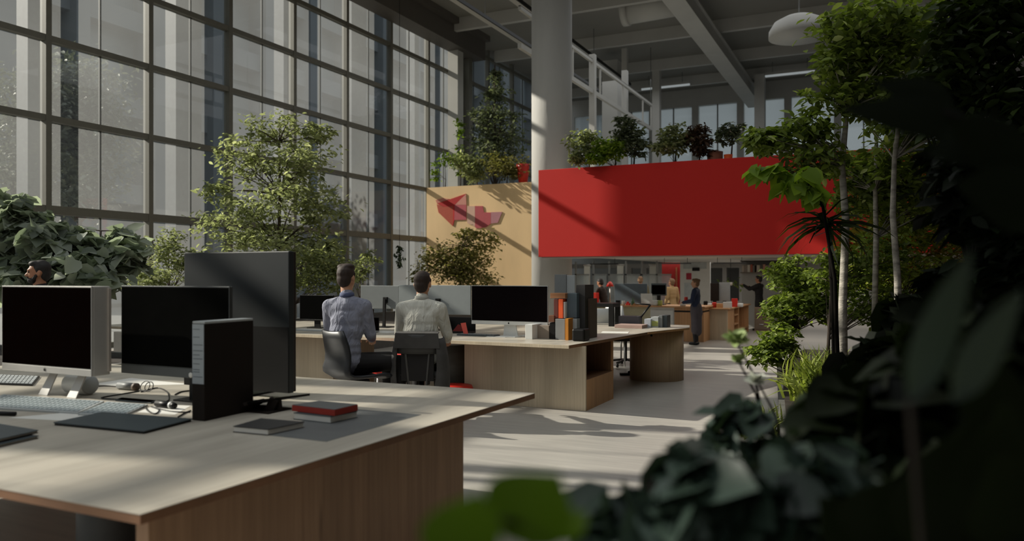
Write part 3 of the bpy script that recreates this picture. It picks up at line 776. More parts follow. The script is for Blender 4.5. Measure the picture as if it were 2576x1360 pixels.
# ------------------------------------------------------------------ second row: long desk with people
d2 = thing('office_desk', 'long pale wooden desk behind the front desk where two people sit', 'desk', (0, 0, 0))
MB().prism([(-10.6, 7.78), (-3.03, 7.78), (-2.80, 10.04), (-10.6, 10.04)], ZD-.035, ZD-.003).build('table_edge', M_edge, d2)
MB().prism([(-10.602, 7.777), (-3.028, 7.777), (-2.797, 10.04), (-10.602, 10.04)], ZD-.003, ZD).build('table_top', M_top, d2)
MB().box((-10.6, 7.76, ZD-.035), (-3.03, 7.779, ZD-.001)).build('front_lipping', M_oak, d2)
# drawer block with an open shelf on its right side
bx0, bx1, by0, by1 = -4.48, -2.955, 8.08, 9.06
MB().box((bx0, by0, 0), (bx1, by0+.03, ZD-.035)).build('front_panel', M_oak, d2, bevel=.002)
MB().box((bx0, by1-.03, 0), (bx1, by1, ZD-.035)).box((bx0, by0+.03, 0), (bx0+.03, by1-.03, ZD-.035)).build('rear_panel', M_oak2, d2)
MB().box((bx1-.03, by0+.03, 0), (bx1-.001, by1-.03, .34)).build('side_panel', M_oak2, d2)
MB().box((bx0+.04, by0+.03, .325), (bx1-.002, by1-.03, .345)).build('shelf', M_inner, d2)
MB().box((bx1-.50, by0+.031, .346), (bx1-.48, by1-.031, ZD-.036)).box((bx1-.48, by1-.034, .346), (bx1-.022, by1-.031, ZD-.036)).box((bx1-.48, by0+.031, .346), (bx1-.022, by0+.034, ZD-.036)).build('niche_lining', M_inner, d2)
# left pedestal and far drawer block
MB().box((-8.2, by0, 0), (-6.42, by0+.9, ZD-.035)).build('pedestal', M_oak, d2, bevel=.002)
MB().box((-10.4, by0, 0), (-9.2, by0+.9, ZD-.035)).build('pedestal', M_oak2, d2, bevel=.002)
for z in (.08, .30, .52):
    MB().box((-10.38, by0-.012, z), (-9.22, by0, z+.19)).build('drawer_front', M_oak, d2, bevel=.003)
for i, (x, y, z, l) in enumerate(((bx1-.34, by0+.26, .346, .30), (bx1-.33, by0+.28, .396, .26))):
    b = thing('book', ('lower' if i == 0 else 'upper')+' of two white books lying in the open shelf of the long desk', 'book', (x, y, z), .2)
    MB().box((-.15, -.11, 0), (.15, .11, .004)).box((-.15, -.11, .04), (.15, .11, .044)).box((-.15, -.11, .004), (-.145, .11, .04)).build('cover', M_wht, b)
    MB().box((-.145, -.105, .004), (.145, .105, .04)).build('pages', M_paper, b)

# third desk with the round drum end
d3 = thing('office_desk', 'third pale wooden desk with a round drum pedestal behind the long desk', 'desk', (0, 0, 0))
MB().prism([(-6.0, 10.05), (-2.80, 10.05), (-2.50, 11.15), (-2.62, 11.7), (-6.0, 11.7)], ZD-.03, ZD-.003).build('table_edge', M_oak2, d3)
MB().prism([(-6.0, 10.05), (-2.798, 10.05), (-2.498, 11.15), (-2.618, 11.7), (-6.0, 11.7)], ZD-.003, ZD).build('table_top', M_top, d3)
MB().lathe([(.385, 0), (.385, ZD-.03)], 56, (-2.96, 11.08, 0)).build('drum_pedestal', wood('drum_oak', 'a98d70', 'c0a586', 'Z', 2.4, .5, 30), d3)
MB().box((-5.9, 10.3, 0), (-5.2, 11.5, ZD-.03)).build('pedestal', M_oak, d3)
MB().tube([(-2.93, 10.69, .655), (-2.93, 10.70, .655)], .016, 12).build('keyhole', M_black, d3)

# ---- computers on the long desk
t, w, h0, h1 = desktop_computer('black screened computer with a white chin on the long desk, right of the white shirt', 1186, 1378, 718, 808, 817, 8.55, plain('screen_black_violet', '130f10', .55, spec=0), M_wht, M_lgrey, .02)
MB().add([(-.10, .05, 0), (.10, .05, 0), (.07, .03, h0+.05), (-.07, .03, h0+.05), (-.10, .065, 0), (.10, .065, 0), (.07, .045, h0+.05), (-.07, .045, h0+.05)], [(0,1,2,3),(7,6,5,4),(0,3,7,4),(1,5,6,2)]).box((-.12, -.08, 0), (.12, .12, .008)).build('stand', M_wht, t)
def back_monitor(label, px0, px1, pyt, pyb, Y, arm_px, arm_y0, m, group=None):
    A, B = PY(px0, pyt, Y), PY(px1, pyt, Y); w = (B.x-A.x)/2; cx = (A.x+B.x)/2
    t = thing('display_monitor', label, 'monitor', (cx, Y, ZD), 0, group)
    z1 = PY((px0+px1)/2, pyt, Y).z-ZD; z0 = PY((px0+px1)/2, pyb, Y).z-ZD
    MB().box((-w, 0, z0), (w, .025, z1)).build('back_shell', m, t, bevel=.005)
    MB().box((-w+.008, .025, z0+.008), (w-.008, .029, z1-.008)).build('screen', M_screen, t)
    ax = PY(arm_px, pyt, Y).x-cx; az = PY(arm_px, arm_y0, Y).z-ZD
    MB().box((ax-.035, -.03, az-.05), (ax+.035, 0, az+.03)).build('mount', M_black, t, bevel=.003)
    MB().bar((ax, -.05, .01), (ax, -.035, az), .04, .03).box((ax-.11, -.14, 0), (ax+.11, .08, .012)).build('stand', M_black, t)
    return t
M_sil = plain('silver_back', '8b9090', .45, metal=.25, var=.04)
back_monitor('silver backed monitor between the two seated people, dark stand', 907, 1003, 718, 776, 9.35, 971, 752, plain('silver_back_dark', '777b7b', .5, metal=.25, var=.04))
back_monitor('wide silver backed monitor behind the person in white', 1003, 1184, 717, 790, 9.2, 1103, 756, M_sil)
t, w, h0, h1 = desktop_computer('dark computer screen partly hidden by the blue shirted person', 754, 838, 742, 803, 806, 8.75, M_screen2, M_black, M_black, .03, mark=False)
MB().box((-.05, .02, 0), (.05, .04, h0+.05)).box((-.12, -.06, 0), (.12, .1, .01)).build('stand', M_black, t)
# open laptop
A = PY(914, 797, 8.45); B = PY(953, 797, 8.45)
t = thing('laptop', 'small open laptop with a black screen between the seated people', 'laptop', ((A.x+B.x)/2, 8.45, ZD))
w = (B.x-A.x)/2; zt = A.z-ZD
MB().box((-w, 0, .02), (w, .012, zt)).build('screen_lid', M_black, t, bevel=.002)
MB().box((-w+.006, -.002, .03), (w-.006, 0, zt-.008)).build('screen', M_screen, t)
MB().box((-w, -.2, 0), (w, .012, .016)).build('base', M_grey, t, bevel=.002)
# router
a = PY(930, 800, 8.9)
t = thing('router', 'slim white upright router on a black foot beside the open laptop', 'router', (a.x, 8.9, ZD))
MB().box((-.02, -.04, .02), (.02, .06, .30)).build('body', M_wht, t, bevel=.006)
MB().box((.02, -.04, .02), (.032, .06, .28)).build('side', M_black, t)
MB().box((-.07, -.06, 0), (.05, .09, .02)).build('foot', M_black, t)
# black case with red lining and red folder
a = PY(1146, 826, 8.75)
t = thing('equipment_case', 'open black equipment case with a red lining behind the person in white', 'case', (a.x, 8.75, ZD))
MB().box((-.2, -.02, 0), (.2, .18, .03)).box((-.2, .16, .03), (.2, .18, .2)).box((-.2, -.02, .03), (-.185, .18, .16)).build('shell', M_black, t, bevel=.003)
MB().add([(-.03, -.022, .03), (.16, -.022, .03), (.16, -.022, .09), (.05, -.022, .12)], [(0,1,2,3)]).build('lining', plain('deep_red', '6d120e', .7), t)
a = PY(1171, 835, 8.5)
one('folder', MB().add([(-.02, 0, 0), (.035, .01, 0), (-.01, .02, .16), (-.07, .0, .15), (-.02, .006, 0), (.035, .016, 0), (-.01, .026, .16), (-.07, .006, .15)], [(0,1,2,3),(7,6,5,4),(0,4,5,1),(1,5,6,2),(2,6,7,3),(3,7,4,0)]), plain('salmon_card', 'd6574a', .6), 'salmon red folder standing between the case and the computer', 'folder', None, (a.x, 8.5, ZD))
# keyboards, phone and papers on the long desk
def kb2(label, px, py, w, d, m, km):
    a = G(px, py, ZD); t = thing('keyboard', label, 'keyboard', (a.x, a.y, ZD))
    MB().box((-w/2, 0, 0), (w/2, d, .016)).build('base', m, t, bevel=.002)
    k = MB()
    for i in range(5):
        for j in range(15): k.box((-w/2+.01+(w-.02)*(j+.1)/15, .01+(d-.02)*(i+.1)/5, .016), (-w/2+.01+(w-.02)*(j+.9)/15, .01+(d-.02)*(i+.85)/5, .021))
    o = k.build('keys', km, t); o['kind'] = 'stuff'
kb2('grey keyboard right of the person in white', 1195, 845, .52, .17, M_slate, M_grey)
kb2('pale keyboard left of the blue shirted person', 775, 832, .45, .15, M_lgrey, M_paper)
for i, (px, py, w, d, lab) in enumerate(((950, 836, .35, .25, 'white papers in front of the open laptop'), (1010, 838, .2, .2, 'white papers left of the white shirt'), (1330, 846, .3, .2, 'white papers before the black screened computer'), (1245, 848, .25, .18, 'white paper at the foot of the computer stand'), (1545, 838, .35, .3, 'papers lying near the corner of the third desk'))):
    a = G(px, py, ZD)
    one('paper_sheet', MB().box((-w/2, 0, .0005), (w/2, d, .003)), M_paper, lab, 'paper', 'papers on the long desk', (a.x, a.y, ZD), .12*(i-2))
# white box file pair and binders at the right end of the long desk
def boxthing(name, label, cat, px0, px1, pyt, Y, d, m, z=ZD, zt=None, group=None, top=None, bevel=.003):
    A, B = PY(px0, pyt, Y), PY(px1, pyt, Y); w = (B.x-A.x)/2; h = (zt if zt else (A.z+B.z)/2) - z
    t = thing(name, label, cat, ((A.x+B.x)/2, Y, z), 0, group)
    MB().box((-w, 0, 0), (w, d, h)).build('case', m, t, bevel=bevel)
    if top: MB().box((-w-.001, -.002, h*.12), (w+.001, 0, h*.34)).build('spine_label', top, t)
    return t, w, h
boxthing('storage_box', 'white box on the long desk below the black screened computer', 'box', 1321, 1339, 816, 8.3, .36, M_wht)
boxthing('storage_box', 'wooden grey box beside the white box on the long desk', 'box', 1340, 1381, 818, 8.45, .3, plain('greige_card', '8a7d70', .7))
boxthing('box_file', 'narrow black box file at the desk corner, left of the grey one', 'box file', 1383, 1396, 811, 8.45, .28, M_black)
boxthing('box_file', 'grey box file at the desk corner', 'box file', 1397, 1421, 802, 8.40, .3, M_grey)
boxthing('box_file', 'narrow box file with an orange spine at the desk corner', 'box file', 1422, 1430, 801, 8.36, .3, plain('ochre_card', 'c07a1c', .6))
boxthing('box_file', 'pale grey box file under the blue grey binder', 'box file', 1431, 1451, 801, 8.50, .3, M_lgrey)
boxthing('binder', 'blue grey binder standing on the pale grey box file', 'binder', 1426, 1451, 737, 8.52, .26, plain('blue_grey_card', '4d5a62', .6), z=PY(1440, 800, 8.5).z+.003)
boxthing('binder', 'tall black binder at the desk corner, highest of its row', 'binder', 1449, 1472, 716, 8.60, .3, plain('binder_black', '252322', .55))
boxthing('binder', 'brown binder right of the tall black binder', 'binder', 1473, 1484, 751, 8.7, .26, plain('brown_card', '4a3a2c', .6))
boxthing('camera_bag', 'low black bag at the foot of the tall black binder', 'bag', 1438, 1470, 827, 8.28, .2, M_black, bevel=.02)
zs = PY(1410, 801, 8.45).z+.004
boxthing('book', 'dark red upright book on the corner box files', 'book', 1393, 1404, 752, 8.45, .2, plain('dark_red_cover', '5d1f12', .6), z=zs)
boxthing('book', 'bright orange upright book on the corner box files', 'book', 1405, 1416, 752, 8.44, .2, M_orange, z=zs)
boxthing('book', 'thin white upright book beside the orange book', 'book', 1417, 1422, 759, 8.46, .2, M_wht, z=zs)
zz = PY(1405, 751, 8.45).z+.004
boxthing('wooden_block', 'light brown wooden block lying over the red and orange books', 'block', 1384, 1422, 737, 8.45, .2, wood('block_wood', '8a5a38', 'a8764c', 'X', 3, .6), z=zz)
boxthing('wooden_block', 'small brown block under the dark red book', 'block', 1380, 1394, 793, 8.44, .2, wood('block_wood2', '5d3620', '7a4a2c', 'X', 3, .6), z=PY(1388, 810, 8.45).z+.004)
boxthing('panel_board', 'left tall grey board standing behind the corner box files', 'board', 1395, 1424, 690, 9.3, .05, M_grey)
boxthing('panel_board', 'right tall grey board standing behind the corner box files', 'board', 1425, 1446, 692, 9.32, .05, M_lgrey)

# ---- seated people and their chairs
def star_base(t, m, z0=.09, r=.30, post=.40, mp=None):
    for i in range(5):
        a = 2*PI*i/5+.3
        MB().bar((0, 0, z0+.02), (r*math.cos(a), r*math.sin(a), z0-.015), .045, .03).build('base_arm', m, t, bevel=.004)
        w = MB(); w.tube([(r*math.cos(a)-.012*math.sin(a), r*math.sin(a)+.012*math.cos(a), .03), (r*math.cos(a)+.012*math.sin(a), r*math.sin(a)-.012*math.cos(a), .03)], .03, 12)
        w.build('caster', M_black, t)
    MB().tube([(0, 0, z0-.01), (0, 0, post)], .028, 14).build('post', mp or m, t)
def sheet_extrude(prof, w, t, m, name, parent, curve=0.0, n=9):
    """shell: profile (y,z) swept across x with thickness and a dished curve"""
    mb = MB(); k = len(prof); P = []
    for s_ in (0, 1):
        for i, (y, z) in enumerate(prof):
            a = Vector(prof[max(i-1, 0)]); b = Vector(prof[min(i+1, k-1)]); tt = (b-a).normalized(); nn = Vector((-tt.y, tt.x))
            wi = w[i] if isinstance(w, (list, tuple)) else w
            for j in range(n):
                u = 2*j/(n-1)-1
                q = Vector((y, z)) + nn*(t*s_) + nn*(-curve*u*u)
                P.append((u*wi/2, q.x, q.y))
    f = []
    N = k*n
    for i in range(k-1):
        for j in range(n-1):
            a = i*n+j; f.append((a, a+1, a+n+1, a+n)); f.append((N+a, N+a+n, N+a+n+1, N+a+1))
    for i in range(k-1):
        a = i*n; f.append((a, a+n, N+a+n, N+a)); a = i*n+n-1; f.append((a, N+a, N+a+n, a+n))
    for j in range(n-1):
        f.append((j, N+j, N+j+1, j+1)); a = (k-1)*n+j; f.append((a, a+1, N+a+1, N+a))
    mb.add(P, f, 0, True)
    o = mb.build(name, m, parent); return o
c1 = PD(888, 900, 7.85)
ch = thing('office_chair', 'black one-piece shell office chair under the blue shirted person', 'chair', (c1.x+.06, c1.y-.03, 0), math.radians(-22)); ch.scale = (1.14, 1.0, 1.0)
prof = [(-.285, .955), (-.262, .88), (-.240, .80), (-.225, .72), (-.228, .65), (-.245, .585), (-.235, .53), (-.18, .497), (-.08, .488), (.05, .490), (.17, .497), (.24, .488), (.27, .465)]
ww = [.33, .37, .395, .40, .41, .43, .44, .45, .45, .45, .44, .42, .38]
sheet_extrude(prof, ww, -.028, plain('chair_shell_black', '26272a', .42, var=.08), 'seat_shell', ch, -.035)
MB().box((-.09, -.14, .42), (.09, .1, .46)).build('mechanism', M_black, ch, bevel=.01)
star_base(ch, M_black, mp=M_alu, post=.43)
# blue shirt: torso turned away, thighs to the right
s = 1.08
J = dict(s=s, hip=(-.0, -.08, .625), waist=(0, -.08, .80), chest=(.01, -.05, 1.04), neck=(.0, -.03, 1.285), head=(-.015, .01, 1.475),
         shoulder=[(-.185, -.04, 1.185), (.19, -.03, 1.185)], elbow=[(-.235, .08, .93), (.225, .04, .90)], wrist=[(-.11, .34, .85), (.14, .32, .83)],
         hipj=[(-.08, -.03, .60), (.10, -.05, .60)], knee=[(.32, .34, .62), (.50, .20, .60)], ankle=[(.34, .30, .12), (.48, .12, .12)], toe=[(.42, .42, .05), (.58, .24, .05)])
def shirt_mat(name, c1, c2):
    m, nt, bs = base_mat(name)
    tc = nt.nodes.new('ShaderNodeTexCoord')
    n1 = nt.nodes.new('ShaderNodeTexNoise'); n1.inputs['Scale'].default_value = 9; n1.inputs['Detail'].default_value = 3; n1.inputs['Distortion'].default_value = 1.2
    mp = nt.nodes.new('ShaderNodeMapping'); mp.inputs['Scale'].default_value = (1.4, 1.0, .55); mp.inputs['Rotation'].default_value = (.2, .5, .3)
    bp = nt.nodes.new('ShaderNodeBump'); bp.inputs['Strength'].default_value = .9; bp.inputs['Distance'].default_value = .035
    rp = nt.nodes.new('ShaderNodeValToRGB'); rp.color_ramp.elements[0].color = (*hexc(c1), 1); rp.color_ramp.elements[1].color = (*hexc(c2), 1)
    rp.color_ramp.elements[0].position = .3; rp.color_ramp.elements[1].position = .7
    nt.links.new(tc.outputs['Object'], mp.inputs['Vector']); nt.links.new(mp.outputs['Vector'], n1.inputs['Vector'])
    nt.links.new(n1.outputs['Fac'], bp.inputs['Height']); nt.links.new(bp.outputs['Normal'], bs.inputs['Normal'])
    nt.links.new(n1.outputs['Fac'], rp.inputs['Fac']); nt.links.new(rp.outputs['Color'], bs.inputs['Base Color'])
    bs.inputs['Roughness'].default_value = .8; bs.inputs['Specular IOR Level'].default_value = .2
    return m
M_blue = shirt_mat('blue_grey_shirt', '787a89', '90929f')
M_wshirt = shirt_mat('white_shirt_cloth', 'bfbdb2', 'd3d1c6')
M_btr = plain('black_trousers', '100d0c', .85, var=.2)
person('person in a blue grey shirt sitting on the black shell chair, seen from behind', (c1.x-.10, c1.y+.05, 0), math.radians(16), J, M_blue, M_btr, M_skin, M_hair, M_black, 'fringe', head_yaw=math.radians(-10), collar=plain('collar_blue', '4a5270', .8))
# white shirt
c2 = PD(1060, 900, 8.15)
ch = thing('office_chair', 'dark grey high-backed office chair under the person in the white shirt', 'chair', (c2.x, c2.y, 0), math.radians(22))
M_cg = plain('chair_dark_grey', '3b3a38', .6, var=.1)
prof = [(-.25, .905), (-.235, .84), (-.225, .76), (-.222, .70)]
sheet_extrude(prof, [.40, .42, .42, .41], -.035, M_cg, 'backrest', ch, -.03)
for q in (-1, 1):
    MB().bar((q*.13, -.215, .70), (q*.10, -.20, .38), .055, .02).build('back_strut', plain('chair_strut_grey', '4c4b49', .5), ch, bevel=.004)
MB().box((-.17, -.225, .42), (.17, -.205, .70)).build('mesh_back', plain('mesh_black', '191615', .8), ch, bevel=.004)
MB().box((-.23, -.20, .44), (.23, .25, .51)).build('seat', M_cg, ch, bevel=.03)
star_base(ch, M_black, post=.44)
# coat hanging over the chair
ct = MB()
for q, wtop, wbot in ((-1, .04, .05), (1, .05, .10)):
    x0 = q*.205
    V = []
    for i in range(9):
        u = i/8; z = .86 - .62*u
        a = x0 + q*(.012+.03*math.sin(u*PI)) ; wdt = wtop+(wbot-wtop)*u
        V.append([(a - q*wdt*.6, -.265+.01*math.sin(i*1.7), z), (a + q*wdt*.5, -.235+.015*math.sin(i*2.1), z), (a+q*(.03+.05*u), -.10, z+.0), (a+q*(.01+.04*u), -.02, z)])
    base = len(ct.v)
    vs = [p for row in V for p in row]; fs = []
    for i in range(8):
        for j in range(3): a = i*4+j; fs.append((a, a+1, a+5, a+4))
    ct.add(vs, fs, 0, True)
ct.add([(-.22, -.268, .905), (.22, -.268, .905), (.235, -.262, .76), (-.235, -.262, .76), (-.22, -.20, .915), (.22, -.20, .915)], [(0,1,2,3),(4,5,1,0)], 0)
cto = one('coat', ct, plain('coat_grey', '454341', .9, var=.18, scale=6, bump=.4, bscale=18), 'dark grey coat hung over the back of the grey chair', 'coat', None, (c2.x, c2.y, 0), math.radians(22))
sd_ = cto.modifiers.new('s', 'SOLIDIFY'); sd_.thickness = .012
J = dict(s=1.08, w=1.06, hip=(0, -.04, .60), waist=(0, -.06, .80), chest=(0, -.03, 1.02), neck=(0, .02, 1.245), head=(0, .07, 1.41),
         shoulder=[(-.20, -.01, 1.15), (.20, -.01, 1.15)], elbow=[(-.25, .08, .90), (.26, .08, .88)], wrist=[(-.20, .34, .80), (.215, .34, .80)],
         hipj=[(-.10, -.02, .58), (.10, -.02, .58)], knee=[(-.12, .42, .56), (.12, .42, .56)], ankle=[(-.12, .40, .12), (.12, .40, .12)], toe=[(-.13, .55, .05), (.13, .55, .05)])
person('person in a white shirt sitting at the long desk, seen from behind', (c2.x, c2.y, 0), math.radians(20), J, M_wshirt, M_btr, M_skin, M_hair, M_black, 'short', head_yaw=math.radians(-6), collar=plain('collar_white', 'a9a89f', .8))
# bearded person standing behind the silver computer
p = PD(100, 700, 7.45)
person('bearded person with dark hair standing behind the silver computer, looking left', (p.x, p.y, 0), math.radians(138), stand_joints(1.64), plain('black_pullover', '17161a', .9), M_btr, M_skin2, M_hair2, M_black, 'short', head_yaw=math.radians(8), beard=M_hair2)

# ---- red seats and bits below and behind the long desk
def red_chair(px, py, d, label, rot):
    a = PD(px, py, d); t = thing('chair', label, 'chair', (a.x, a.y, 0), rot)
    MB().box((-.22, -.2, .37), (.22, .22, .44)).build('seat', M_red, t, bevel=.03)
    sheet_extrude([(-.24, .74), (-.23, .62), (-.215, .5), (-.19, .42)], .40, -.03, M_red, 'backrest', t, -.03)
    for sx in (-.18, .18):
        for sy in (-.16, .18): MB().tube([(sx, sy, .38), (sx*1.1, sy*1.1, 0)], .012, 8).build('leg', M_alu, t)
red_chair(970, 930, 9.1, 'red chair behind the knees of the blue shirted person', math.radians(150))
a = PD(1140, 965, 9.0)
t = thing('pouf', 'low red pouf on the floor under the long desk', 'pouf', (a.x, a.y, 0))
MB().lathe([(.20, .03), (.235, .06), (.24, .17), (.22, .225), (.0, .24)], 28).build('cushion', M_red, t)
MB().lathe([(.17, 0), (.17, .035)], 20).build('foot', M_black, t)
a = PD(1146, 900, 10.2)
t = thing('waste_bin', 'grey striped round bin behind the red pouf under the long desk', 'bin', (a.x, a.y, 0))
MB().lathe([(.17, 0), (.21, .62)], 28).build('body', plain('bin_grey', '6f7471', .5, var=.25, scale=2.5, stretch=(1,1,3)), t)
MB().lathe([(.212, .60), (.218, .61), (.218, .65), (.19, .66)], 28).build('rim', M_wht, t)
# office chair seen between block and drum
a = G(1572, 926, 0)
ch = thing('office_chair', 'black office chair on casters seen between the long desk and the drum pedestal', 'chair', (a.x-.1, a.y+.35, 0), .5)
MB().box((-.24, -.22, .42), (.24, .24, .50)).build('seat', M_blackm, ch, bevel=.03)
MB().box((-.2, .20, .52), (.2, .24, .70)).build('backrest', M_blackm, ch, bevel=.02)
star_base(ch, M_black, post=.43)
a = G(1583, 943, 0)
one('shoe', MB().box((-.14, -.045, 0), (.14, .045, .035)).ell((.05, 0, .045), (.08, .045, .03), 12), M_black, 'black flat shoe lying on the floor beside the drum pedestal', 'shoe', None, (a.x, a.y, 0), .5, .008)
# ------------------------------------------------------------------ on the third desk
t, w, h = boxthing('tool_case', 'dark grey flat tool case with a green plant behind it on the third desk', 'case', 1556, 1606, 795, 11.0, .2, plain('case_grey', '46444a', .5))
boxthing('storage_box', 'pale blue white box on the third desk, leftmost of the four', 'box', 1621, 1637, 802, 10.9, .2, plain('blue_white_card', 'a6acb4', .6))
t, w, h = boxthing('storage_box', 'grey box with a yellow green label on the third desk', 'box', 1638, 1656, 797, 10.95, .2, M_lgrey)
MB().box((-w+.004, -.003, .02), (w-.004, 0, h*.62)).build('spine_label', plain('lime_label', '9aa05a', .7), t)
boxthing('storage_box', 'plain mid grey box on the third desk, second from the right', 'box', 1657, 1666, 793, 11.0, .2, M_grey)
boxthing('storage_box', 'dark grey box on the third desk, rightmost of the four', 'box', 1667, 1678, 793, 11.05, .2, M_slate)
a = G(1600, 820, ZD)
t = thing('desk_lamp', 'black drafting lamp with a long slanted arm on the third desk', 'lamp', (a.x, 11.15, ZD))
e1 = PY(1606, 806, 11.15); e2 = PY(1636, 766, 11.15); e3 = PY(1598, 763, 11.15)
off = Vector((a.x, 11.15, ZD))
MB().box((-.06, -.05, 0), (.12, .09, .03)).build('base', M_black, t, bevel=.005)
MB().tube([e1-off, e2-off], .014, 8).build('arm', M_black, t)
MB().tube([e2-off, e3-off], .01, 8).build('upper_arm', M_black, t)
boxthing('tray', 'pinkish shallow tray under the grey tool case on the third desk', 'tray', 1546, 1615, 817, 10.62, .3, plain('tray_pink', 'a58a80', .7))
# black riser frame
A, B = PY(1485, 762, 10.9), PY(1543, 762, 10.9)
t = thing('desk_riser', 'black riser frame with a thick right leg standing on the third desk', 'riser', ((A.x+B.x)/2, 10.9, ZD))
w = (B.x-A.x)/2; h = A.z-ZD
MB().box((-w-.1, 0, h-.055), (w, .35, h)).build('board', M_black, t, bevel=.004)
MB().box((w-.075, 0, 0), (w, .06, h-.055)).build('leg', M_black, t, bevel=.003)
MB().box((w-.075, .29, 0), (w, .35, h-.055)).build('leg', M_black, t, bevel=.003)
MB().box((-w-.1, .29, 0), (-w-.06, .35, h-.055)).build('leg', M_black, t, bevel=.003)
# white chair and green board behind it
a = PD(1505, 800, 12.4)
t = thing('chair', 'white bent shell chair seen under the black riser', 'chair', (a.x, a.y, 0), .6)
sheet_extrude([(-.24, .98), (-.22, .84), (-.19, .66), (-.12, .5), (.05, .46), (.22, .47)], [.36, .40, .42, .43, .43, .40], -.02, M_wht, 'seat_shell', t, -.04)
for sx in (-.16, .16):
    for sy in (-.14, .16): MB().tube([(sx, sy, .46), (sx*1.2, sy*1.2, 0)], .014, 8).build('leg', M_wht, t)
a = PD(1520, 800, 12.9)
t = thing('chair', 'second white chair with a black cushion behind the black riser', 'chair', (a.x+.25, a.y+.2, 0), -.4)
sheet_extrude([(-.24, 1.0), (-.22, .84), (-.19, .66), (-.12, .5), (.05, .46), (.22, .47)], [.36, .40, .42, .43, .43, .40], -.02, M_wht, 'seat_shell', t, -.04)
MB().box((-.15, -.17, .60), (.15, -.14, .9)).build('cushion', M_black, t, bevel=.02)
for sx in (-.16, .16):
    for sy in (-.14, .16): MB().tube([(sx, sy, .46), (sx*1.2, sy*1.2, 0)], .014, 8).build('leg', M_wht, t)

# ------------------------------------------------------------------ rear counters under the balcony
YC = 17.6
def X(px, Y): return PY(px, 700, Y).x
def Z(py, px, Y): return PY(px, py, Y).z
zc = Z(768, 1640, YC)
cA = thing('counter', 'long pale counter under the balcony, left of the standing woman', 'counter', (0, 0, 0))
xa, xb = X(1438, YC), X(1737, YC)
MB().box((xa, YC-.12, zc-.035), (xb+.35, YC+.9, zc)).build('counter_top', M_oak2, cA, bevel=.004)
MB().box((xa+.1, YC, 0), (X(1636, YC), YC+.8, zc-.035)).build('front_panel', plain('cream_front', 'b9b395', .6), cA)
MB().box((X(1636, YC), YC, 0), (X(1696, YC), YC+.8, zc-.035)).build('white_cabinet', M_wht, cA)
MB().box((X(1640, YC), YC-.02, .06), (X(1694, YC), YC, .30)).build('drawer_front', M_lgrey, cA, bevel=.003)
MB().box((X(1640, YC), YC-.02, .33), (X(1694, YC), YC, zc-.1)).build('door', M_wht, cA, bevel=.003)
MB().box((X(1697, YC), YC-.02, 0), (xb+.3, YC+.8, zc-.14)).build('oak_end', M_oak2, cA)
MB().box((X(1697, YC)+.02, YC-.0, zc-.14), (xb+.28, YC+.8, zc-.10)).build('shadow_gap', M_black, cA)
MB().box((X(1697, YC), YC-.02, zc-.10), (xb+.3, YC+.8, zc-.035)).build('apron', M_oak2, cA)
# right counter block with side niches
p0 = G(1768, 853, 0); p1 = G(1830, 856, 0)
yB = p1.y; xL, xR = p0.x, p1.x
zb = Z(775, 1830, yB)
cB = thing('counter', 'warm oak counter block with open side shelves, right of the standing woman', 'counter', (0, 0, 0))
MB().box((xL-.4, yB-.06, zb-.03), (xR+.05, yB+3.2, zb)).build('counter_top', M_oak2, cB, bevel=.004)
MB().box((xL-.3, yB, 0), (xR, yB+.04, zb-.03)).build('front_panel', M_oak, cB)
ys = [yB+.04, yB+.9, yB+1.55, yB+3.1]
MB().box((xR-.6, ys[0], 0), (xR, ys[1], zb-.03)).build('door', M_oak2, cB, bevel=.003)
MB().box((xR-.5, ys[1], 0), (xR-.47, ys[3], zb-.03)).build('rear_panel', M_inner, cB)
for yy in (ys[1], ys[2], ys[3]): MB().box((xR-.47, yy-.03, 0), (xR, yy+.03, zb-.03)).build('divider', M_oak2, cB)
for z in (.05, .3, .52): MB().box((xR-.47, ys[1], z), (xR, ys[2], z+.03)).build('shelf', M_oak2, cB)
MB().box((xR-.47, ys[2], .12), (xR, ys[3], .16)).build('shelf', M_oak2, cB)
# filing cabinet at the end
q = G(1898, 832, 0)
t = thing('filing_cabinet', 'grey brown filing cabinet behind the oak counter, beside the plants', 'cabinet', (q.x, q.y, 0))
w = X(1934, q.y)-q.x; h = Z(772, 1915, q.y)
MB().box((0, 0, 0), (w, .6, h)).build('body', plain('cabinet_brown', '8b7660', .6), t)
for i in range(2):
    d = MB().box((.02, -.02, .05+i*h*.5), (w-.02, 0, .0+(i+1)*h*.48)).build('drawer', plain('drawer_taupe', '7d6c5a', .6), t, bevel=.004)
    MB().tube([(w*.35, -.035, h*(.28+.5*i)), (w*.65, -.035, h*(.28+.5*i))], .012, 8).build('handle', M_wht, d)
q2 = PD(1914, 765, 22.5)
t = thing('cabinet', 'red cabinet with a dark gap standing behind the oak counter', 'cabinet', (q2.x, q2.y, 0))
M_brick = plain('brick_red', 'a3331c', .6)
w = .42; h0 = Z(768, 1914, q2.y); h1 = Z(730, 1914, q2.y)
MB().box((-w, 0, 0), (w, .5, h0+.12)).build('lower_body', M_brick, t)
MB().box((-w+.05, .05, h0+.12), (w-.05, .5, h0+.2)).build('gap', M_black, t)
MB().box((-w, 0, h0+.2), (w, .5, h1)).build('upper_body', M_brick, t)

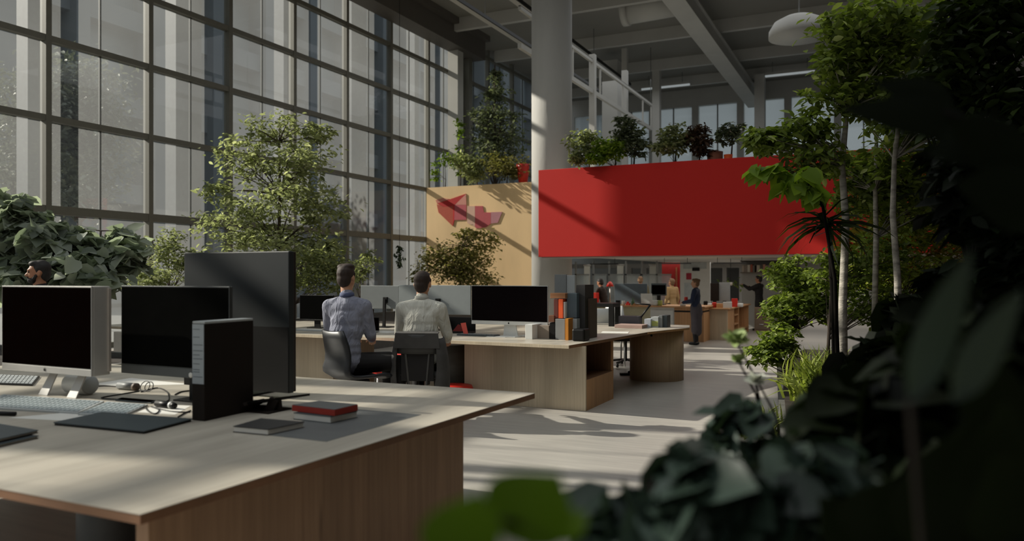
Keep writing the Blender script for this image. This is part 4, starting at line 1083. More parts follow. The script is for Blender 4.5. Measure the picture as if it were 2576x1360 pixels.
# equipment on the rear counters
def thing_on(name, label, cat, px0, px1, pyt, Y, d, m, z, group=None):
    return boxthing(name, label, cat, px0, px1, pyt, Y, d, m, z=z, group=group)
t, w, h = thing_on('display_monitor', 'large blue grey monitor on the rear counter, left of the white laptop', 'monitor', 1546, 1627, 713, YC+.25, .05, plain('monitor_blue_grey', '53606a', .5), zc)
t, w, h = thing_on('display_monitor', 'dark monitor on the rear counter behind the person in a tan vest', 'monitor', 1638, 1676, 712, YC+.5, .05, M_slate, zc+.22)
MB().box((-w*.9, -.004, .03), (w*.9, 0, h*.85)).build('screen', M_screen, t)
MB().box((-.04, .0, -.22), (.04, .05, 0)).box((-.15, -.1, -.22), (.15, .15, -.2)).build('stand', M_black, t)
A = PY(1613, 738, YC+.05); B = PY(1641, 738, YC+.05); w = (B.x-A.x)/2
t = thing('laptop', 'white open laptop on the rear counter beside the blue grey monitor', 'laptop', ((A.x+B.x)/2, YC+.05, zc))
MB().add([(-w, 0, .02), (w, 0, .02), (w-.03, .06, A.z-zc), (-w-.03, .06, A.z-zc), (-w, .015, .02), (w, .015, .02), (w-.03, .075, A.z-zc), (-w-.03, .075, A.z-zc)], [(0,1,2,3),(7,6,5,4),(0,4,5,1),(1,5,6,2),(2,6,7,3),(3,7,4,0)]).build('screen_lid', M_wht, t)
MB().box((-w, 0, 0), (w, .25, .018)).build('base', M_lgrey, t)
thing_on('storage_box', 'orange box at the left end of the rear counter', 'box', 1473, 1486, 735, YC+.1, .2, plain('orange_box', 'bf5a34', .6), zc)
thing_on('storage_box', 'bright red box at the left end of the rear counter', 'box', 1487, 1500, 736, YC+.05, .2, M_red, zc)
# small clutter on counter A
items = [(1555, 748, 'black', .05, .11), (1568, 750, 'white', .045, .10), (1580, 752, 'red', .05, .08), (1592, 746, 'green', .05, .13), (1600, 756, 'card', .07, .05), (1649, 750, 'white', .08, .12), (1660, 748, 'lime', .06, .12), (1718, 752, 'white', .07, .09)]
cm = {'black': M_black, 'white': M_wht, 'red': M_red, 'green': plain('bottle_green', '4c6a4a', .4), 'card': M_oak2, 'lime': plain('lime_cup', 'a0a85a', .5)}
names = {'black': ('desk_camera', 'small black camera'), 'white': ('mug', 'white mug'), 'red': ('tape_dispenser', 'small red tape dispenser'), 'green': ('bottle', 'small green bottle'), 'card': ('tray', 'low wooden tray'), 'lime': ('cup', 'lime green cup')}
where = {1555: 'under the left edge of the blue grey monitor', 1568: 'before the blue grey monitor', 1580: 'before the blue grey monitor on the rear counter', 1592: 'right before the blue grey monitor', 1600: 'before the middle of the blue grey monitor', 1649: 'right of the white laptop', 1660: 'at the elbow of the person in a tan vest', 1718: 'between the person in the tan vest and the standing woman'}
for px, py, c, r, h in items:
    a = PY(px, py, YC+.0)
    nm, lb = names[c]
    mb = MB()
    if c in ('white', 'lime', 'green'):
        mb.lathe([(r*.8, 0), (r, h*.15), (r, h), (r*.85, h), (r*.8, h*.3)], 14)
        if c == 'green': mb = MB().lathe([(r*.8, 0), (r*.8, h*.7), (r*.3, h), (r*.3, h*1.35)], 14)
    elif c == 'black': mb.box((-r, -r*.6, 0), (r, r*.6, h)).tube([(0, -r*.6, h*.5), (0, -r*1.2, h*.5)], r*.5, 12)
    else: mb.box((-r, -r*.7, 0), (r, r*.7, h*.6)).box((-r*.6, -r*.5, h*.6), (r*.3, r*.5, h))
    one(nm, mb, cm[c], lb+' '+where[px], nm.replace('_', ' '), None, (a.x, YC+.0, zc), 0, .003)
# clutter on counter B
for px, w_, h_, c, nm, lb in ((1775, .05, .16, 'black', 'coffee_grinder', 'small black grinder on the oak counter, nearest the standing woman'), (1786, .06, .10, 'white', 'mug', 'white mug beside the black grinder'), (1797, .05, .13, 'red', 'tin', 'red and white tin on the oak counter'), (1812, .09, .10, 'card', 'box', 'low brown box on the oak counter'), (1830, .10, .14, 'white', 'box', 'white box in the middle of the oak counter'), (1848, .07, .20, 'red', 'box', 'red topped box toward the right of the oak counter'), (1862, .07, .09, 'white', 'bowl', 'white bowl at the right of the oak counter')):
    yy = yB + (.2 if px < 1835 else .9)
    a = PY(px, 760, yy)
    if nm in ('mug', 'tin', 'bowl', 'coffee_grinder'): mb = MB().lathe([(w_*.8, 0), (w_, h_*.2), (w_, h_*.9), (w_*.7, h_), (w_*.6, h_*.9)], 14)
    else: mb = MB().box((-w_, -w_*.6, 0), (w_, w_*.6, h_))
    one(nm if nm != 'box' else 'storage_box', mb, cm[c], lb, nm.replace('_', ' '), None, (a.x, yy, zb), .2, .004)
t, w, h = thing_on('display_monitor', 'black backed monitor on the oak counter, left of the grey one', 'monitor', 1787, 1808, 712, yB+.5, .05, M_blackm, zb+.15)
MB().box((-.04, 0, -.15), (.04, .05, 0)).build('stand', M_black, t)
t, w, h = thing_on('display_monitor', 'grey backed monitor on the oak counter, right of the black one', 'monitor', 1809, 1836, 710, yB+.55, .05, M_grey, zb+.15)
MB().box((-.04, 0, -.15), (.04, .05, 0)).build('stand', M_black, t)

# walls and partitions at the rear
Yw = 24.0
t = thing('partition', 'white partition with a small red notice behind the standing woman', 'partition', (X(1711, Yw), Yw, 0))
w = X(1786, Yw)-X(1711, Yw)
MB().box((0, 0, 0), (w, .12, 1.93)).build('panel', M_wht, t)
MB().box((.1, -.01, 1.70), (w-.1, 0, 1.90)).build('window_band', plain('pale_blue_grey', 'aeb6b8', .4), t)
nx = X(1733, Yw)-X(1711, Yw); nz = Z(693, 1733, Yw)
MB().box((nx-.08, -.012, nz-.12), (nx+.08, 0, nz+.08)).build('notice', plain('crimson_notice', 'a4233a', .6), t)
MB().box((nx-.14, -.012, .7), (nx+.2, 0, nz-.22)).build('whiteboard', plain('white_blue', 'b6bec2', .4), t)
nx2 = X(1751, Yw)-X(1711, Yw); nz2 = Z(677, 1751, Yw)
MB().box((nx2-.11, -.05, nz2-.05), (nx2+.11, 0, nz2+.05)).build('wall_speaker', M_black, t, bevel=.01)
rd = sroot('door_1'); Yd = 24.4
MB().box((X(1665, Yd), Yd, 0), (X(1711, Yd), Yd+.06, 1.90)).build('door_leaf', plain('door_red', '9c1410', .5), rd)
MB().box((X(1700, Yd), Yd-.03, 0), (X(1704, Yd), Yd, 1.75)).build('door_handle', plain('copper_bar', '9a5a3c', .4), rd)
# glass meeting screens with steel posts, left of the red door
for i, px in enumerate((1446, 1490, 1530, 1572, 1612, 1650)):
    Ys = 23.0; xx = X(px, Ys)
    t = thing('glass_screen', 'tall framed glass screen in the row left of the red door', 'screen', (xx, Ys, 0), 0, 'framed glass screens under the balcony')
    MB().box((0, 0, 0), (.05, .05, 1.93)).box((0, 0, 1.5), (.47, .04, 1.54)).box((0, 0, 0), (.47, .04, .05)).build('frame', M_steel, t)
    MB().box((.05, .015, .05), (.46, .02, 1.5)).build('pane', glassmat('screen_glass', haze=.3), t)
    if i % 2 == 0:
        u = thing('roller_blind', 'white narrow blind hanging in the glass screens left of the red door', 'blind', (xx+.26, Ys+.4, .4), 0, 'white blinds under the balcony')
        MB().box((-.1, 0, 0), (.1, .02, 1.4)).build('cloth', M_paper, u)
        MB().tube([(-.12, .01, 1.42), (.12, .01, 1.42)], .03, 10).build('roller', M_alu, u)
# shelf with files on the right
Yh = 22.8; x0, x1 = X(1862, Yh), X(2010, Yh)
t = thing('wall_shelf', 'dark long wall shelf holding files at the right under the balcony', 'shelf', (x0, Yh, 1.5))
zsh = Z(684, 1930, Yh); ztp = Z(657, 1930, Yh)
MB().box((0, 0, zsh-1.53), (x1-x0, .3, zsh-1.5)).build('board', plain('shelf_taupe', '6b6258', .6), t)
MB().box((0, 0, ztp-1.5), (x1-x0, .3, ztp-1.47)).build('upper_board', plain('shelf_dark', '2e2a26', .6), t)
MB().box((0, .3, -1.5), (x1-x0, .34, ztp-1.47)).build('back_board', M_bw, t)
xx = x0+.05; i = 0
tints = ['b8ada0', '8f857c', 'c9c4ba', 'a35a48', '77706a', 'bfb7a8', '5d5650', 'c08f78']
while xx < x1-.1:
    wd = .05+.035*((i*7) % 4)/3; hh = (ztp-zsh)*(.62+.1*((i*5) % 4)/3)
    o = one('file_folder', MB().box((0, .02, 0), (wd, .24, hh)), plain('file_'+tints[i % 8], tints[i % 8], .7), 'upright file in the row on the long dark shelf under the balcony', 'file', 'files on the long dark shelf', (xx, Yh, zsh))
    xx += wd+.006+(.05 if i % 5 == 4 else 0); i += 1
# lamps hanging under the balcony
for px in (1520, 1700, 1835):
    Yl = 20.0; xx = X(px, Yl)
    t = thing('pendant_lamp', 'thin dark lamp bar hanging under the balcony soffit', 'lamp', (xx, Yl, 1.79), 0, 'lamp bars under the balcony')
    MB().box((-.4, -.02, 0), (.4, .02, .03)).build('lamp_bar', M_black, t)
    for q in (-.3, .3): MB().tube([(q, 0, .03), (q, 0, .16)], .006, 6).build('rod', M_black, t)

# ------------------------------------------------------------------ people at the rear
p = G(1750, 867, 0)
Jw = stand_joints(1.43, elbow=[(-.25, .04, 1.14), (.25, .06, 1.14)], wrist=[(-.16, .28, 1.10), (.16, .30, 1.12)], feet=.06)
person('woman in a navy top and long dark grey skirt standing beside the counter', (p.x, p.y, 0), math.radians(90), Jw, plain('navy_knit', '1d2740', .85, var=.15), plain('tights_black', '141216', .8), M_skin, M_hair3, M_black, 'bun', voxel=.012, skirt=plain('grey_skirt', '4b454a', .85, var=.15), head_yaw=.1)
a = PY(1727, 752, p.y)
one('mug', MB().lathe([(.035, 0), (.04, .02), (.04, .09), (.035, .09)], 14), M_red, 'red mug held by the standing woman in navy', 'mug', None, (a.x, p.y-.05, a.z-.04))
p = PD(1690, 740, 19.6)
person('person in a tan vest standing behind the rear counter', (p.x, p.y, 0), math.radians(60), stand_joints(1.42), plain('tan_vest', '9a8058', .85), M_btr, M_skin, M_hair3, M_black, 'short', voxel=.014, head_pitch=.25)
p = PD(1886, 740, 19.9)
person('person in black with one arm raised behind the oak counter', (p.x+.05, yB+3.6, 0), math.radians(75), stand_joints(1.49, elbow=[(-.30, .18, 1.30), (.24, .1, 1.2)], wrist=[(-.22, .40, 1.42), (.1, .36, 1.36)]), plain('black_tunic', '120e0e', .9), M_btr, M_skin2, M_hair2, M_black, 'short', voxel=.014)
p = PD(1522, 740, 18.9)
person('person in a dark jacket leaning over left of the blue grey monitor', (p.x, p.y, 0), math.radians(75), stand_joints(1.42, elbow=[(-.25, .2, 1.2), (.25, .2, 1.2)], wrist=[(-.1, .42, 1.22), (.1, .42, 1.22)], lean=.12), plain('dark_jacket', '2a221c', .9, var=.3), M_btr, M_skin2, M_hair2, M_black, 'short', voxel=.014, head_pitch=-.2)
a = PD(1521, 712, 18.6)
t = thing('red_cap_lamp', 'small lamp with a red cap beside the person in the dark jacket', 'lamp', (a.x+.05, YC+.4, zc))
MB().tube([(0, 0, 0), (0, 0, a.z-zc-.06)], .012, 8).build('stem', M_alu, t)
MB().lathe([(.09, -.08), (.06, 0), (.02, .04)], 16, (0, 0, a.z-zc)).build('lamp_shade', M_red, t)
p = PD(1611, 700, 20.5)
person('person whose hair shows above the blue grey monitor', (p.x, p.y, 0), math.radians(20), stand_joints(1.47), plain('olive_shirt', '5a543f', .9), M_btr, M_skin, M_hair3, M_black, 'short', voxel=.016)

b = PD(1838, 712, 21.0)
t = thing('hanging_plant', 'green trailing plant hanging under the balcony above the oak counter', 'plant', tuple(b))
P_ = np.stack([rng.normal(0, .16, 60), rng.normal(0, .1, 60), rng.normal(0, .07, 60)], 1)
meshobj('foliage', leaves_mesh('foliage', P_, .11, 'oval', .6), leafmat('leaf_trailing', '44562c', '75874a', .4), t)
MB().lathe([(.05, -.06), (.09, .02), (.08, .03)], 14).build('pot', M_wht, t)
MB().tube([(0, 0, .02), (0, 0, 1.95-b.z)], .006, 6).build('cord', M_black, t)

# ------------------------------------------------------------------ under the roof
t = thing('hanging_walkway', 'thin white hanging walkway rail with posts above the balcony, right of the round column', 'walkway', (-8.0, 17.2, 3.62))
MB().box((-.04, 0, 4.36), (.04, 12, 4.44)).build('top_rail', M_white, t)
MB().box((-.05, 0, 3.42), (.05, 12, 3.54)).build('lower_rail', M_white, t)
MB().box((-.03, .0, 4.44), (.03, 12, 4.47)).build('dark_track', M_eave, t)
for y in (1.5, 3.6, 6.0, 8.4, 10.8, 11.95): MB().box((-.025, y-.025, 3.5), (.025, y+.025, 4.4)).build('baluster', M_white, t)
q = PX(1491, 330, -8.0)
MB().box((-.09, q.y-17.2-.09, -.0), (.09, q.y-17.2+.09, 4.62)).build('post', M_white, t)
for y in (3.0, 11.9): MB().tube([(0, y, 4.46), (0, y, 6.6)], .012, 6).build('hanger', M_steel, t)
for xr, zr, lab in ((-10.4, 8.9, 'long pale lighting track under the roof, nearer the glass wall'), (-9.2, 9.1, 'long pale lighting track under the roof, nearer the round column')):
    t = thing('lighting_track', lab, 'track', (xr, 6.0, zr))
    MB().box((-.12, 0, 0), (.12, 24, .06)).build('tray', M_white, t)
    MB().box((.12, 0, -.05), (.16, 24, .05)).build('dark_edge', M_black, t)
    for y in (2, 8, 14, 20): MB().tube([(0, y, .06), (0, y, 10.2-zr)], .012, 6).build('hanger', M_steel, t)
for pa, pb, lab in ((1614, 1735, 'glowing tube lamp on the far ceiling, left of the roof girder'), (1925, 2050, 'glowing tube lamp on the far ceiling, right of the roof girder')):
    A, B = PY(pa, 180, 33.2), PY(pb, 180, 33.2)
    t = thing('tube_lamp', lab, 'lamp', ((A.x+B.x)/2, 33.2, 9.62)); w = (B.x-A.x)/2
    MB().box((-w, -.06, .06), (w, .06, .16)).build('housing', M_white, t)
    for q in (-w*.7, w*.7): MB().tube([(q, 0, .16), (q, 0, .58)], .012, 6).build('hanger', M_steel, t)
    MB().tube([(-w, 0, .03), (w, 0, .03)], .05, 10).build('tube', emis('tube_glow', 'c8d0d2', .35), t)
A, B = PY(1575, 28, 23.6), PY(1720, 20, 23.6)
t = thing('air_duct', 'pale rounded air duct hanging under the roof, at the top of the frame', 'duct', ((A.x+B.x)/2, 23.6, A.z)); w = (B.x-A.x)/2
MB().tube([(-w, 0, 0), (w, 0, .05)], .42, 20).build('duct', M_white, t)
MB().tube([(-w-.1, 0, 0), (-w+.1, 0, 0)], .46, 20).build('flange', M_white, t)
for q in (-w*.6, w*.6): MB().tube([(q, 0, .4), (q, 0, 10.2-A.z)], .02, 6).build('hanger', M_steel, t)
A = PD(2010, 66, 20)
t = thing('dome_lamp', 'large pale dome lamp hanging under the roof, half hidden by the right trees', 'lamp', tuple(A))
MB().lathe([(.75, -.28), (.74, -.1), (.62, .1), (.35, .24), (.08, .3)], 32).build('lamp_shade', M_white, t)
MB().tube([(0, 0, .28), (0, 0, 10.19-A.z)], .02, 6).build('rod', M_steel, t)
# ------------------------------------------------------------------ planting
L_tree = leafmat('leaf_tree', '747a5c', 'b2b78e', .6, tint='dcdcbc', tc_blue=.7)
L_big = leafmat('leaf_big_dull', '6a7466', 'b0b8aa', .55, .35, tint='d8dcd4', tc_blue=.8)
L_shrub = leafmat('leaf_shrub', '656c4c', 'a3a97a', .55, tint='d0d0ac', tc_blue=.65)
L_wall = leafmat('leaf_wall_shrub', '5a5a2c', '99935a', .4, tint='c0b27a')
L_ter = leafmat('leaf_terrace', '434b38', '727a5c', .4, tint='a2a68a', tc_blue=.7)
L_right = leafmat('leaf_right', '4a5a24', '93a450', .5, tint='c4cc84', tc_blue=.5)
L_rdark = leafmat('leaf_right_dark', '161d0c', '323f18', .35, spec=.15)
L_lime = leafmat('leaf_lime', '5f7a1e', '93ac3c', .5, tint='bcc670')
L_front = leafmat('leaf_front_shaded', '080b06', '12190c', .2, .6, tint='1c2814', spec=.08)  # backlit darkness of the near leaves put into their colour
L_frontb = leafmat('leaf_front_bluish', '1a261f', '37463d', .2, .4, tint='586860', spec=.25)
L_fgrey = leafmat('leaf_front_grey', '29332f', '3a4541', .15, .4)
L_bright = leafmat('leaf_bright_blur', '2f4403', '3d5604', .25)
L_grass = leafmat('grass_blade', '6d7d34', 'a3ab5c', .45, tint='c5c684')
L_out = leafmat('leaf_outside_hazed', '62685a', '83877a', .15, tint='94968a', tc_blue=.85)  # outdoor haze put into the muted leaf colour
L_autumn = leafmat('leaf_autumn', '70742c', 'a08a38', .5, tint='c8642a')
B_bark = plain('bark_brown', '4b4038', .9, var=.3, scale=14, stretch=(1,1,.3), bump=.5, bscale=30)
B_birch = plain('bark_birch', '9a948a', .85, var=.45, scale=7, stretch=(1,1,3), bump=.4, bscale=26)
B_dark = plain('bark_dark', '0f0c09', .95, spec=.1, var=.3, scale=14)
M_soil = plain('soil', '2b221b', .95, var=.3, scale=10)
M_terra = plain('terracotta', '7d4a34', .8, var=.1)
M_planter = plain('planter_grey', '5d5c58', .8, var=.08)

# bed along the glass wall
for lab, x1, y0, y1 in (('low grey planter bed along the glass wall, behind the bearded person', -8.4, 4.5, 7.5), ('long low grey planter bed along the glass wall, beyond the long desk', -9.3, 10.15, 21.5)):
    pb = thing('planter_bed', lab, 'planter', (0, 0, 0))
    MB().box((-13.3, y0, 0), (x1, y0+.1, .42)).box((-13.3, y1-.1, 0), (x1, y1, .42)).box((x1-.1, y0+.1, 0), (x1, y1-.1, .42)).box((-13.3, y0+.1, 0), (-13.2, y1-.1, .42)).build('rim', M_planter, pb)
    MB().box((-13.2, y0+.1, 0), (x1-.1, y1-.1, .36)).build('soil', M_soil, pb)
def at(px, d, z=.36): p = PD(px, HY, d); return (p.x, p.y, z)

# tall indoor tree before the glass
b = at(700, 15.0)
def H(py, d): return EYE + (HY-py)/F*d
def rel(px, py, d, base): p = PD(px, py, d); return (p.x-base[0], p.y-base[1], p.z-base[2])
def cr(base, *spec):
    """crowns given as (px, py, d, rpx, rpy, n) -> ellipsoids relative to the base"""
    out = []
    for (px, py, d, rx, ry, n) in spec:
        q = rel(px, py, d, base); out.append((q[0], q[1], q[2], rx*d/F, rx*d/F*.9, ry*d/F, n))
    return out
plant('indoor_tree', 'tall leafy indoor tree standing before the glass wall behind the tall black display', 'tree', b,
      cr(b, (690, 330, 15, 85, 40, 22), (735, 400, 14.6, 110, 60, 40), (610, 400, 15.2, 75, 50, 24), (560, 480, 15.2, 50, 30, 12), (720, 500, 14.8, 140, 55, 50), (600, 560, 15, 110, 50, 38), (790, 540, 15, 75, 40, 20), (690, 620, 14.8, 160, 60, 55), (820, 620, 15, 55, 40, 20), (800, 330, 15.1, 40, 30, 14)),
      .115, L_tree, B_bark, 'oval', [(0, 0, 0), (.05, 0, .8), (-.02, .03, 1.7), (.06, -.02, 2.7), (.02, 0, 3.7)], .055, clump=24, spread=.18)
b = at(700, 14.2)
plant('shrub', 'green shrub filling the space between the tall black display and the blue shirted person', 'shrub', b, cr(b, (790, 680, 14, 70, 60, 60), (860, 690, 14.4, 50, 45, 30), (700, 690, 14.2, 50, 40, 20)), .085, L_shrub, B_bark, 'oval', [(.3, 0, 0), (.32, 0, .6), (.35, 0, 1.2)], .03, clump=26)
b = at(905, 16)
plant('shrub', 'light shrub by the window between the blue shirted person and the white shirt', 'shrub', b, cr(b, (900, 680, 16, 40, 40, 26), (930, 660, 16.2, 25, 30, 10)), .08, L_shrub, B_bark, 'oval', [(0, 0, 0), (.02, 0, .6), (0, 0, 1.2)], .025, clump=20)
b = at(425, 14.5)
plant('shrub', 'airy shrub left of the tall black display, before the glass', 'shrub', b, cr(b, (430, 640, 13.5, 55, 60, 40), (400, 700, 13, 50, 50, 30), (480, 680, 13.6, 40, 50, 24), (350, 720, 12.5, 50, 40, 20)), .085, L_tree, B_bark, 'oval', [(0, 0, 0), (.02, 0, .8), (-.02, 0, 1.6)], .03, clump=22)
# big-leaved shrubs at the left
for lab, px, d, spec in (('big-leaved shrub behind the bearded person, left of the two', 60, 9.6, ((30, 530, 9.6, 45, 50, 18), (15, 620, 9.6, 60, 50, 26), (110, 620, 9.4, 60, 55, 28), (60, 700, 9.4, 90, 50, 34), (90, 560, 9.8, 40, 30, 9))),
                         ('big-leaved shrub above the dark grey computer, right of the two', 250, 9.8, ((190, 600, 9.8, 55, 40, 20), (260, 620, 9.8, 70, 45, 28), (330, 650, 9.8, 45, 40, 18), (230, 690, 9.5, 100, 50, 40), (310, 600, 10, 30, 25, 10)))):
    b = at(px, d)
    plant('shrub', lab, 'shrub', b, cr(b, *spec), .175, L_big, B_bark, 'heart', [(0, 0, 0), (.04, .02, .6), (-.02, 0, 1.1), (.03, 0, 1.7)], .028, clump=9, spread=.2, droop=.5)
# shrub in front of the end wall
b = at(1155, 23.6)
plant('shrub', 'rounded yellowish green shrub in front of the sunlit plywood wall', 'shrub', b, cr(b, (1130, 660, 23.6, 75, 48, 110), (1190, 690, 23.4, 60, 40, 70), (1205, 620, 23.8, 48, 45, 60), (1175, 590, 23.9, 30, 16, 14)), .12, L_wall, B_bark, 'oval', [(0, 0, 0), (.05, 0, 1.0), (.1, 0, 2.0)], .05, clump=16, spread=.2)
for px, py in ((1075, 640), (1050, 690)):
    b = at(px, 22.5)
    plant('shrub', 'thin young shrub by the last window, '+('right of' if px > 1060 else 'behind')+' the white shirted person', 'shrub', b, cr(b, (px, py, 22.5, 18, 28, 14)), .10, L_wall, B_bark, 'oval', [(0, 0, 0), (.02, 0, .8), (0, 0, 1.6)], .02, clump=12)
# hanging plant near the window
p = PD(1005, 615, 20.5)
t = thing('hanging_plant', 'narrow dark green plant hanging by the window between the seated people', 'plant', (p.x, p.y, p.z))
n = 90; zz_ = rng.random(n); rr_ = .10*np.sin(PI*np.clip(zz_, .03, .97))+.015
P_ = np.stack([rr_*rng.normal(0, .5, n), rr_*rng.normal(0, .5, n), -.62*zz_], 1)
meshobj('foliage', leaves_mesh('foliage', P_, .11, 'oval', .9), leafmat('leaf_hanging', '22301a', '3a4626', .3), t)
MB().tube([(0, 0, -.1), (0, 0, 10.2-p.z)], .006, 6).build('cord', M_black, t)

# terrace above the end wall
b = at(1245, 26.0, 4.35)
plant('terrace_tree', 'conical tree on the terrace above the plywood wall, left of the round column', 'tree', b,
      cr(b, (1250, 200, 26, 16, 22, 16), (1248, 240, 26, 36, 28, 34), (1240, 290, 26, 60, 32, 60), (1250, 340, 26, 70, 30, 70), (1240, 385, 26, 75, 25, 60)), .13, L_ter, B_bark, 'oval', [(0, 0, 0), (.03, 0, 1.5), (-.02, 0, 2.8), (0, 0, 4.2)], .06, clump=16, spread=.22)
for px, d, spec, lab, lm in ((1200, 25.5, ((1185, 420, 25.4, 40, 28, 50), (1165, 405, 25.4, 30, 25, 24), (1200, 445, 25.0, 28, 16, 14)), 'flowering bush on the terrace edge, left under the conical tree', L_shrub),
                             (1275, 25.0, ((1265, 415, 25, 55, 30, 70), (1300, 430, 25, 30, 22, 30)), 'flowering bush on the terrace edge, right under the conical tree', L_wall),
                             (1120, 26.2, ((1130, 400, 26.2, 30, 18, 18), (1100, 430, 26.2, 16, 26, 10)), 'thin pale plant at the window end of the terrace', L_lime),
                             (1158, 26, ((1156, 320, 26, 9, 30, 10), (1157, 380, 26, 7, 40, 6), (1158, 430, 26, 6, 12, 3)), 'slender yellowish plant at the corner post on the terrace', L_lime)):
    b = at(px, d, 4.42)
    plant('bush', lab, 'bush', b, cr(b, *spec), .115, lm, B_bark, 'oval', [(0, 0, 0), (.02, 0, .3), (0, 0, .7)], .02, clump=16, spread=.2)
a = at(1316, 24.8, 4.42)
one('plant_pot', MB().lathe([(.14, 0), (.2, .5), (.21, .62), (.18, .62), (.17, .55)], 20), M_red, 'red plant pot at the end of the terrace beside the round column', 'pot', None, a)

# planters on the balcony
zb_ = 3.62
for i, (px, spec, lab, lm) in enumerate((
      (1465, ((1470, 350, 16.6, 36, 45, 46), (1450, 395, 16.5, 22, 20, 20), (1490, 390, 16.5, 20, 20, 14)), 'loose bush on the balcony, next to the round column', L_shrub),
      (1530, ((1530, 375, 16.3, 42, 28, 60), (1500, 395, 16.2, 22, 14, 16)), 'low yellow green bush on the balcony, second from the round column', L_lime),
      (1585, ((1580, 330, 16.3, 36, 32, 44), (1600, 370, 16.2, 32, 26, 36), (1565, 300, 16.4, 18, 14, 8)), 'tall dark bush on the balcony, third from the round column', L_ter),
      (1690, ((1695, 350, 15.9, 42, 35, 60), (1670, 375, 15.8, 30, 20, 24)), 'bushy green plant on the balcony left of the terracotta pot', L_shrub),
      (1755, ((1752, 345, 15.8, 36, 32, 46), (1770, 375, 15.7, 24, 18, 18)), 'reddish dark bush on the balcony beside the terracotta pot', leafmat('leaf_purple', '38281f', '5c4434', .3, tint='7a6a52')),
      (1835, ((1830, 340, 15.5, 30, 24, 24), (1850, 320, 15.4, 22, 16, 12)), 'thin flowering plant on the balcony right of the terracotta pot', L_ter))):
    b = at(px, spec[0][2], zb_)
    if i >= 0: b = (b[0], max(b[1], 16.05), zb_)
    t = plant('bush', lab, 'bush', b, cr(b, *spec), .10, lm, B_bark, 'oval', [(0, 0, .2), (.02, 0, .5), (0, 0, .9)], .02, clump=16, spread=.17)
    MB().box((-.32, -.16, 0), (.32, .2, .22)).build('planter_box', M_planter, t, bevel=.01)
    # small white blossoms
    k = rng.integers(12, 20); P, C = crown_points(cr(b, *spec), 1, .05); P = P[rng.permutation(len(P))[:k]] + np.array([0, -.12, .03])
    fo = meshobj('blossoms', leaves_mesh('blossoms', P, .045, 'heart', 0), plain('blossom_white', 'c9c6bd', .7), t); fo['kind'] = 'stuff'
a = PD(1797, 345, 15.7)
one('plant_pot', MB().lathe([(.10, 0), (.15, .05), (.16, .38), (.13, .38), (.12, .3)], 20), M_terra, 'brown terracotta pot on the balcony', 'pot', None, (a.x, 16.0, zb_), 0)
a = PD(1832, 345, 15.6)
one('plant_pot', MB().lathe([(.06, 0), (.09, .3), (.07, .3), (.06, .25)], 16), M_orange, 'small orange pot on the balcony under the thin flowering plant', 'pot', None, (a.x, 15.95, zb_), 0)

# outside trees, haze put into their pale leaf colour
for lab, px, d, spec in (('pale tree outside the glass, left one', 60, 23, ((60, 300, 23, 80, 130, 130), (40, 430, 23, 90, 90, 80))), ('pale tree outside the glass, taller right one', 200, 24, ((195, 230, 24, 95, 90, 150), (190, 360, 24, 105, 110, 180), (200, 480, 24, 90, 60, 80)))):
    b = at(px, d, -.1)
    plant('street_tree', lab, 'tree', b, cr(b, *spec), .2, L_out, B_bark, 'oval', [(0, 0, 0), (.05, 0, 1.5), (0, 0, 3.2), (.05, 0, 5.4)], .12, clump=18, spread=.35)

# ---- the planted strip on the right
bed = thing('planter_bed', 'long dark planting bed along the right side of the hall', 'planter', (0, 0, 0))
MB().prism([(-.62, 5.6), (.9, 1.6), (2.05, 1.6), (2.05, 15.2), (-1.35, 15.2), (-1.45, 12.4)], 0, .12).build('rim', M_planter, bed)
MB().prism([(-.56, 5.65), (.94, 1.66), (2.0, 1.66), (2.0, 15.1), (-1.29, 15.1), (-1.39, 12.4)], .12, .15).build('soil', M_soil, bed)
def tr_pts(pxs, base): return [rel(px, py, d, base) for (px, py, d) in pxs]
# birches
b = at(2122, 7.6, .15)
plant('birch_tree', 'birch with a pale straight trunk, leftmost of the trees on the right', 'tree', b,
      cr(b, (2160, 60, 7.4, 110, 70, 60), (2130, 150, 7.5, 90, 50, 50), (2240, 120, 7.6, 110, 100, 80), (2200, 250, 7.5, 80, 60, 40), (2080, 250, 7.5, 70, 50, 26), (2010, 330, 7.6, 90, 36, 34), (1935, 355, 7.7, 60, 30, 22), (1900, 345, 7.7, 45, 26, 14), (2050, 390, 7.6, 80, 40, 30)),
      .095, L_right, B_birch, 'oval', tr_pts([(2122, 1000, 7.6), (2120, 760, 7.6), (2128, 560, 7.6), (2118, 420, 7.6), (2130, 280, 7.6), (2150, 120, 7.6), (2160, -60, 7.6)], b), .045, clump=15, spread=.17)
b = at(2198, 8.6, .15)
plant('birch_tree', 'birch with a thin mottled trunk, between the other two birches', 'tree', b,
      cr(b, (2230, 420, 8.6, 100, 60, 50), (2180, 480, 8.9, 80, 60, 44), (2300, 480, 8.9, 90, 80, 50), (2110, 440, 8.8, 50, 50, 20), (2300, 250, 8.6, 120, 120, 50)), .105, L_right, B_birch, 'oval', tr_pts([(2198, 900, 8.6), (2204, 600, 8.6), (2202, 480, 8.6), (2206, 300, 8.6), (2230, 100, 8.6)], b), .035, clump=14)
b = at(2255, 7.9, .15)
plant('birch_tree', 'birch with a bent pale trunk, rightmost of the three birches', 'tree', b,
      cr(b, (2300, 60, 8.0, 120, 80, 50), (2360, 280, 7.9, 90, 70, 30), (2280, 330, 8.1, 90, 60, 26)), .10, L_right, B_birch, 'oval', tr_pts([(2262, 900, 7.9), (2258, 700, 7.9), (2246, 540, 7.9), (2250, 400, 7.9), (2268, 250, 7.9), (2290, 80, 7.9)], b), .04, clump=15)
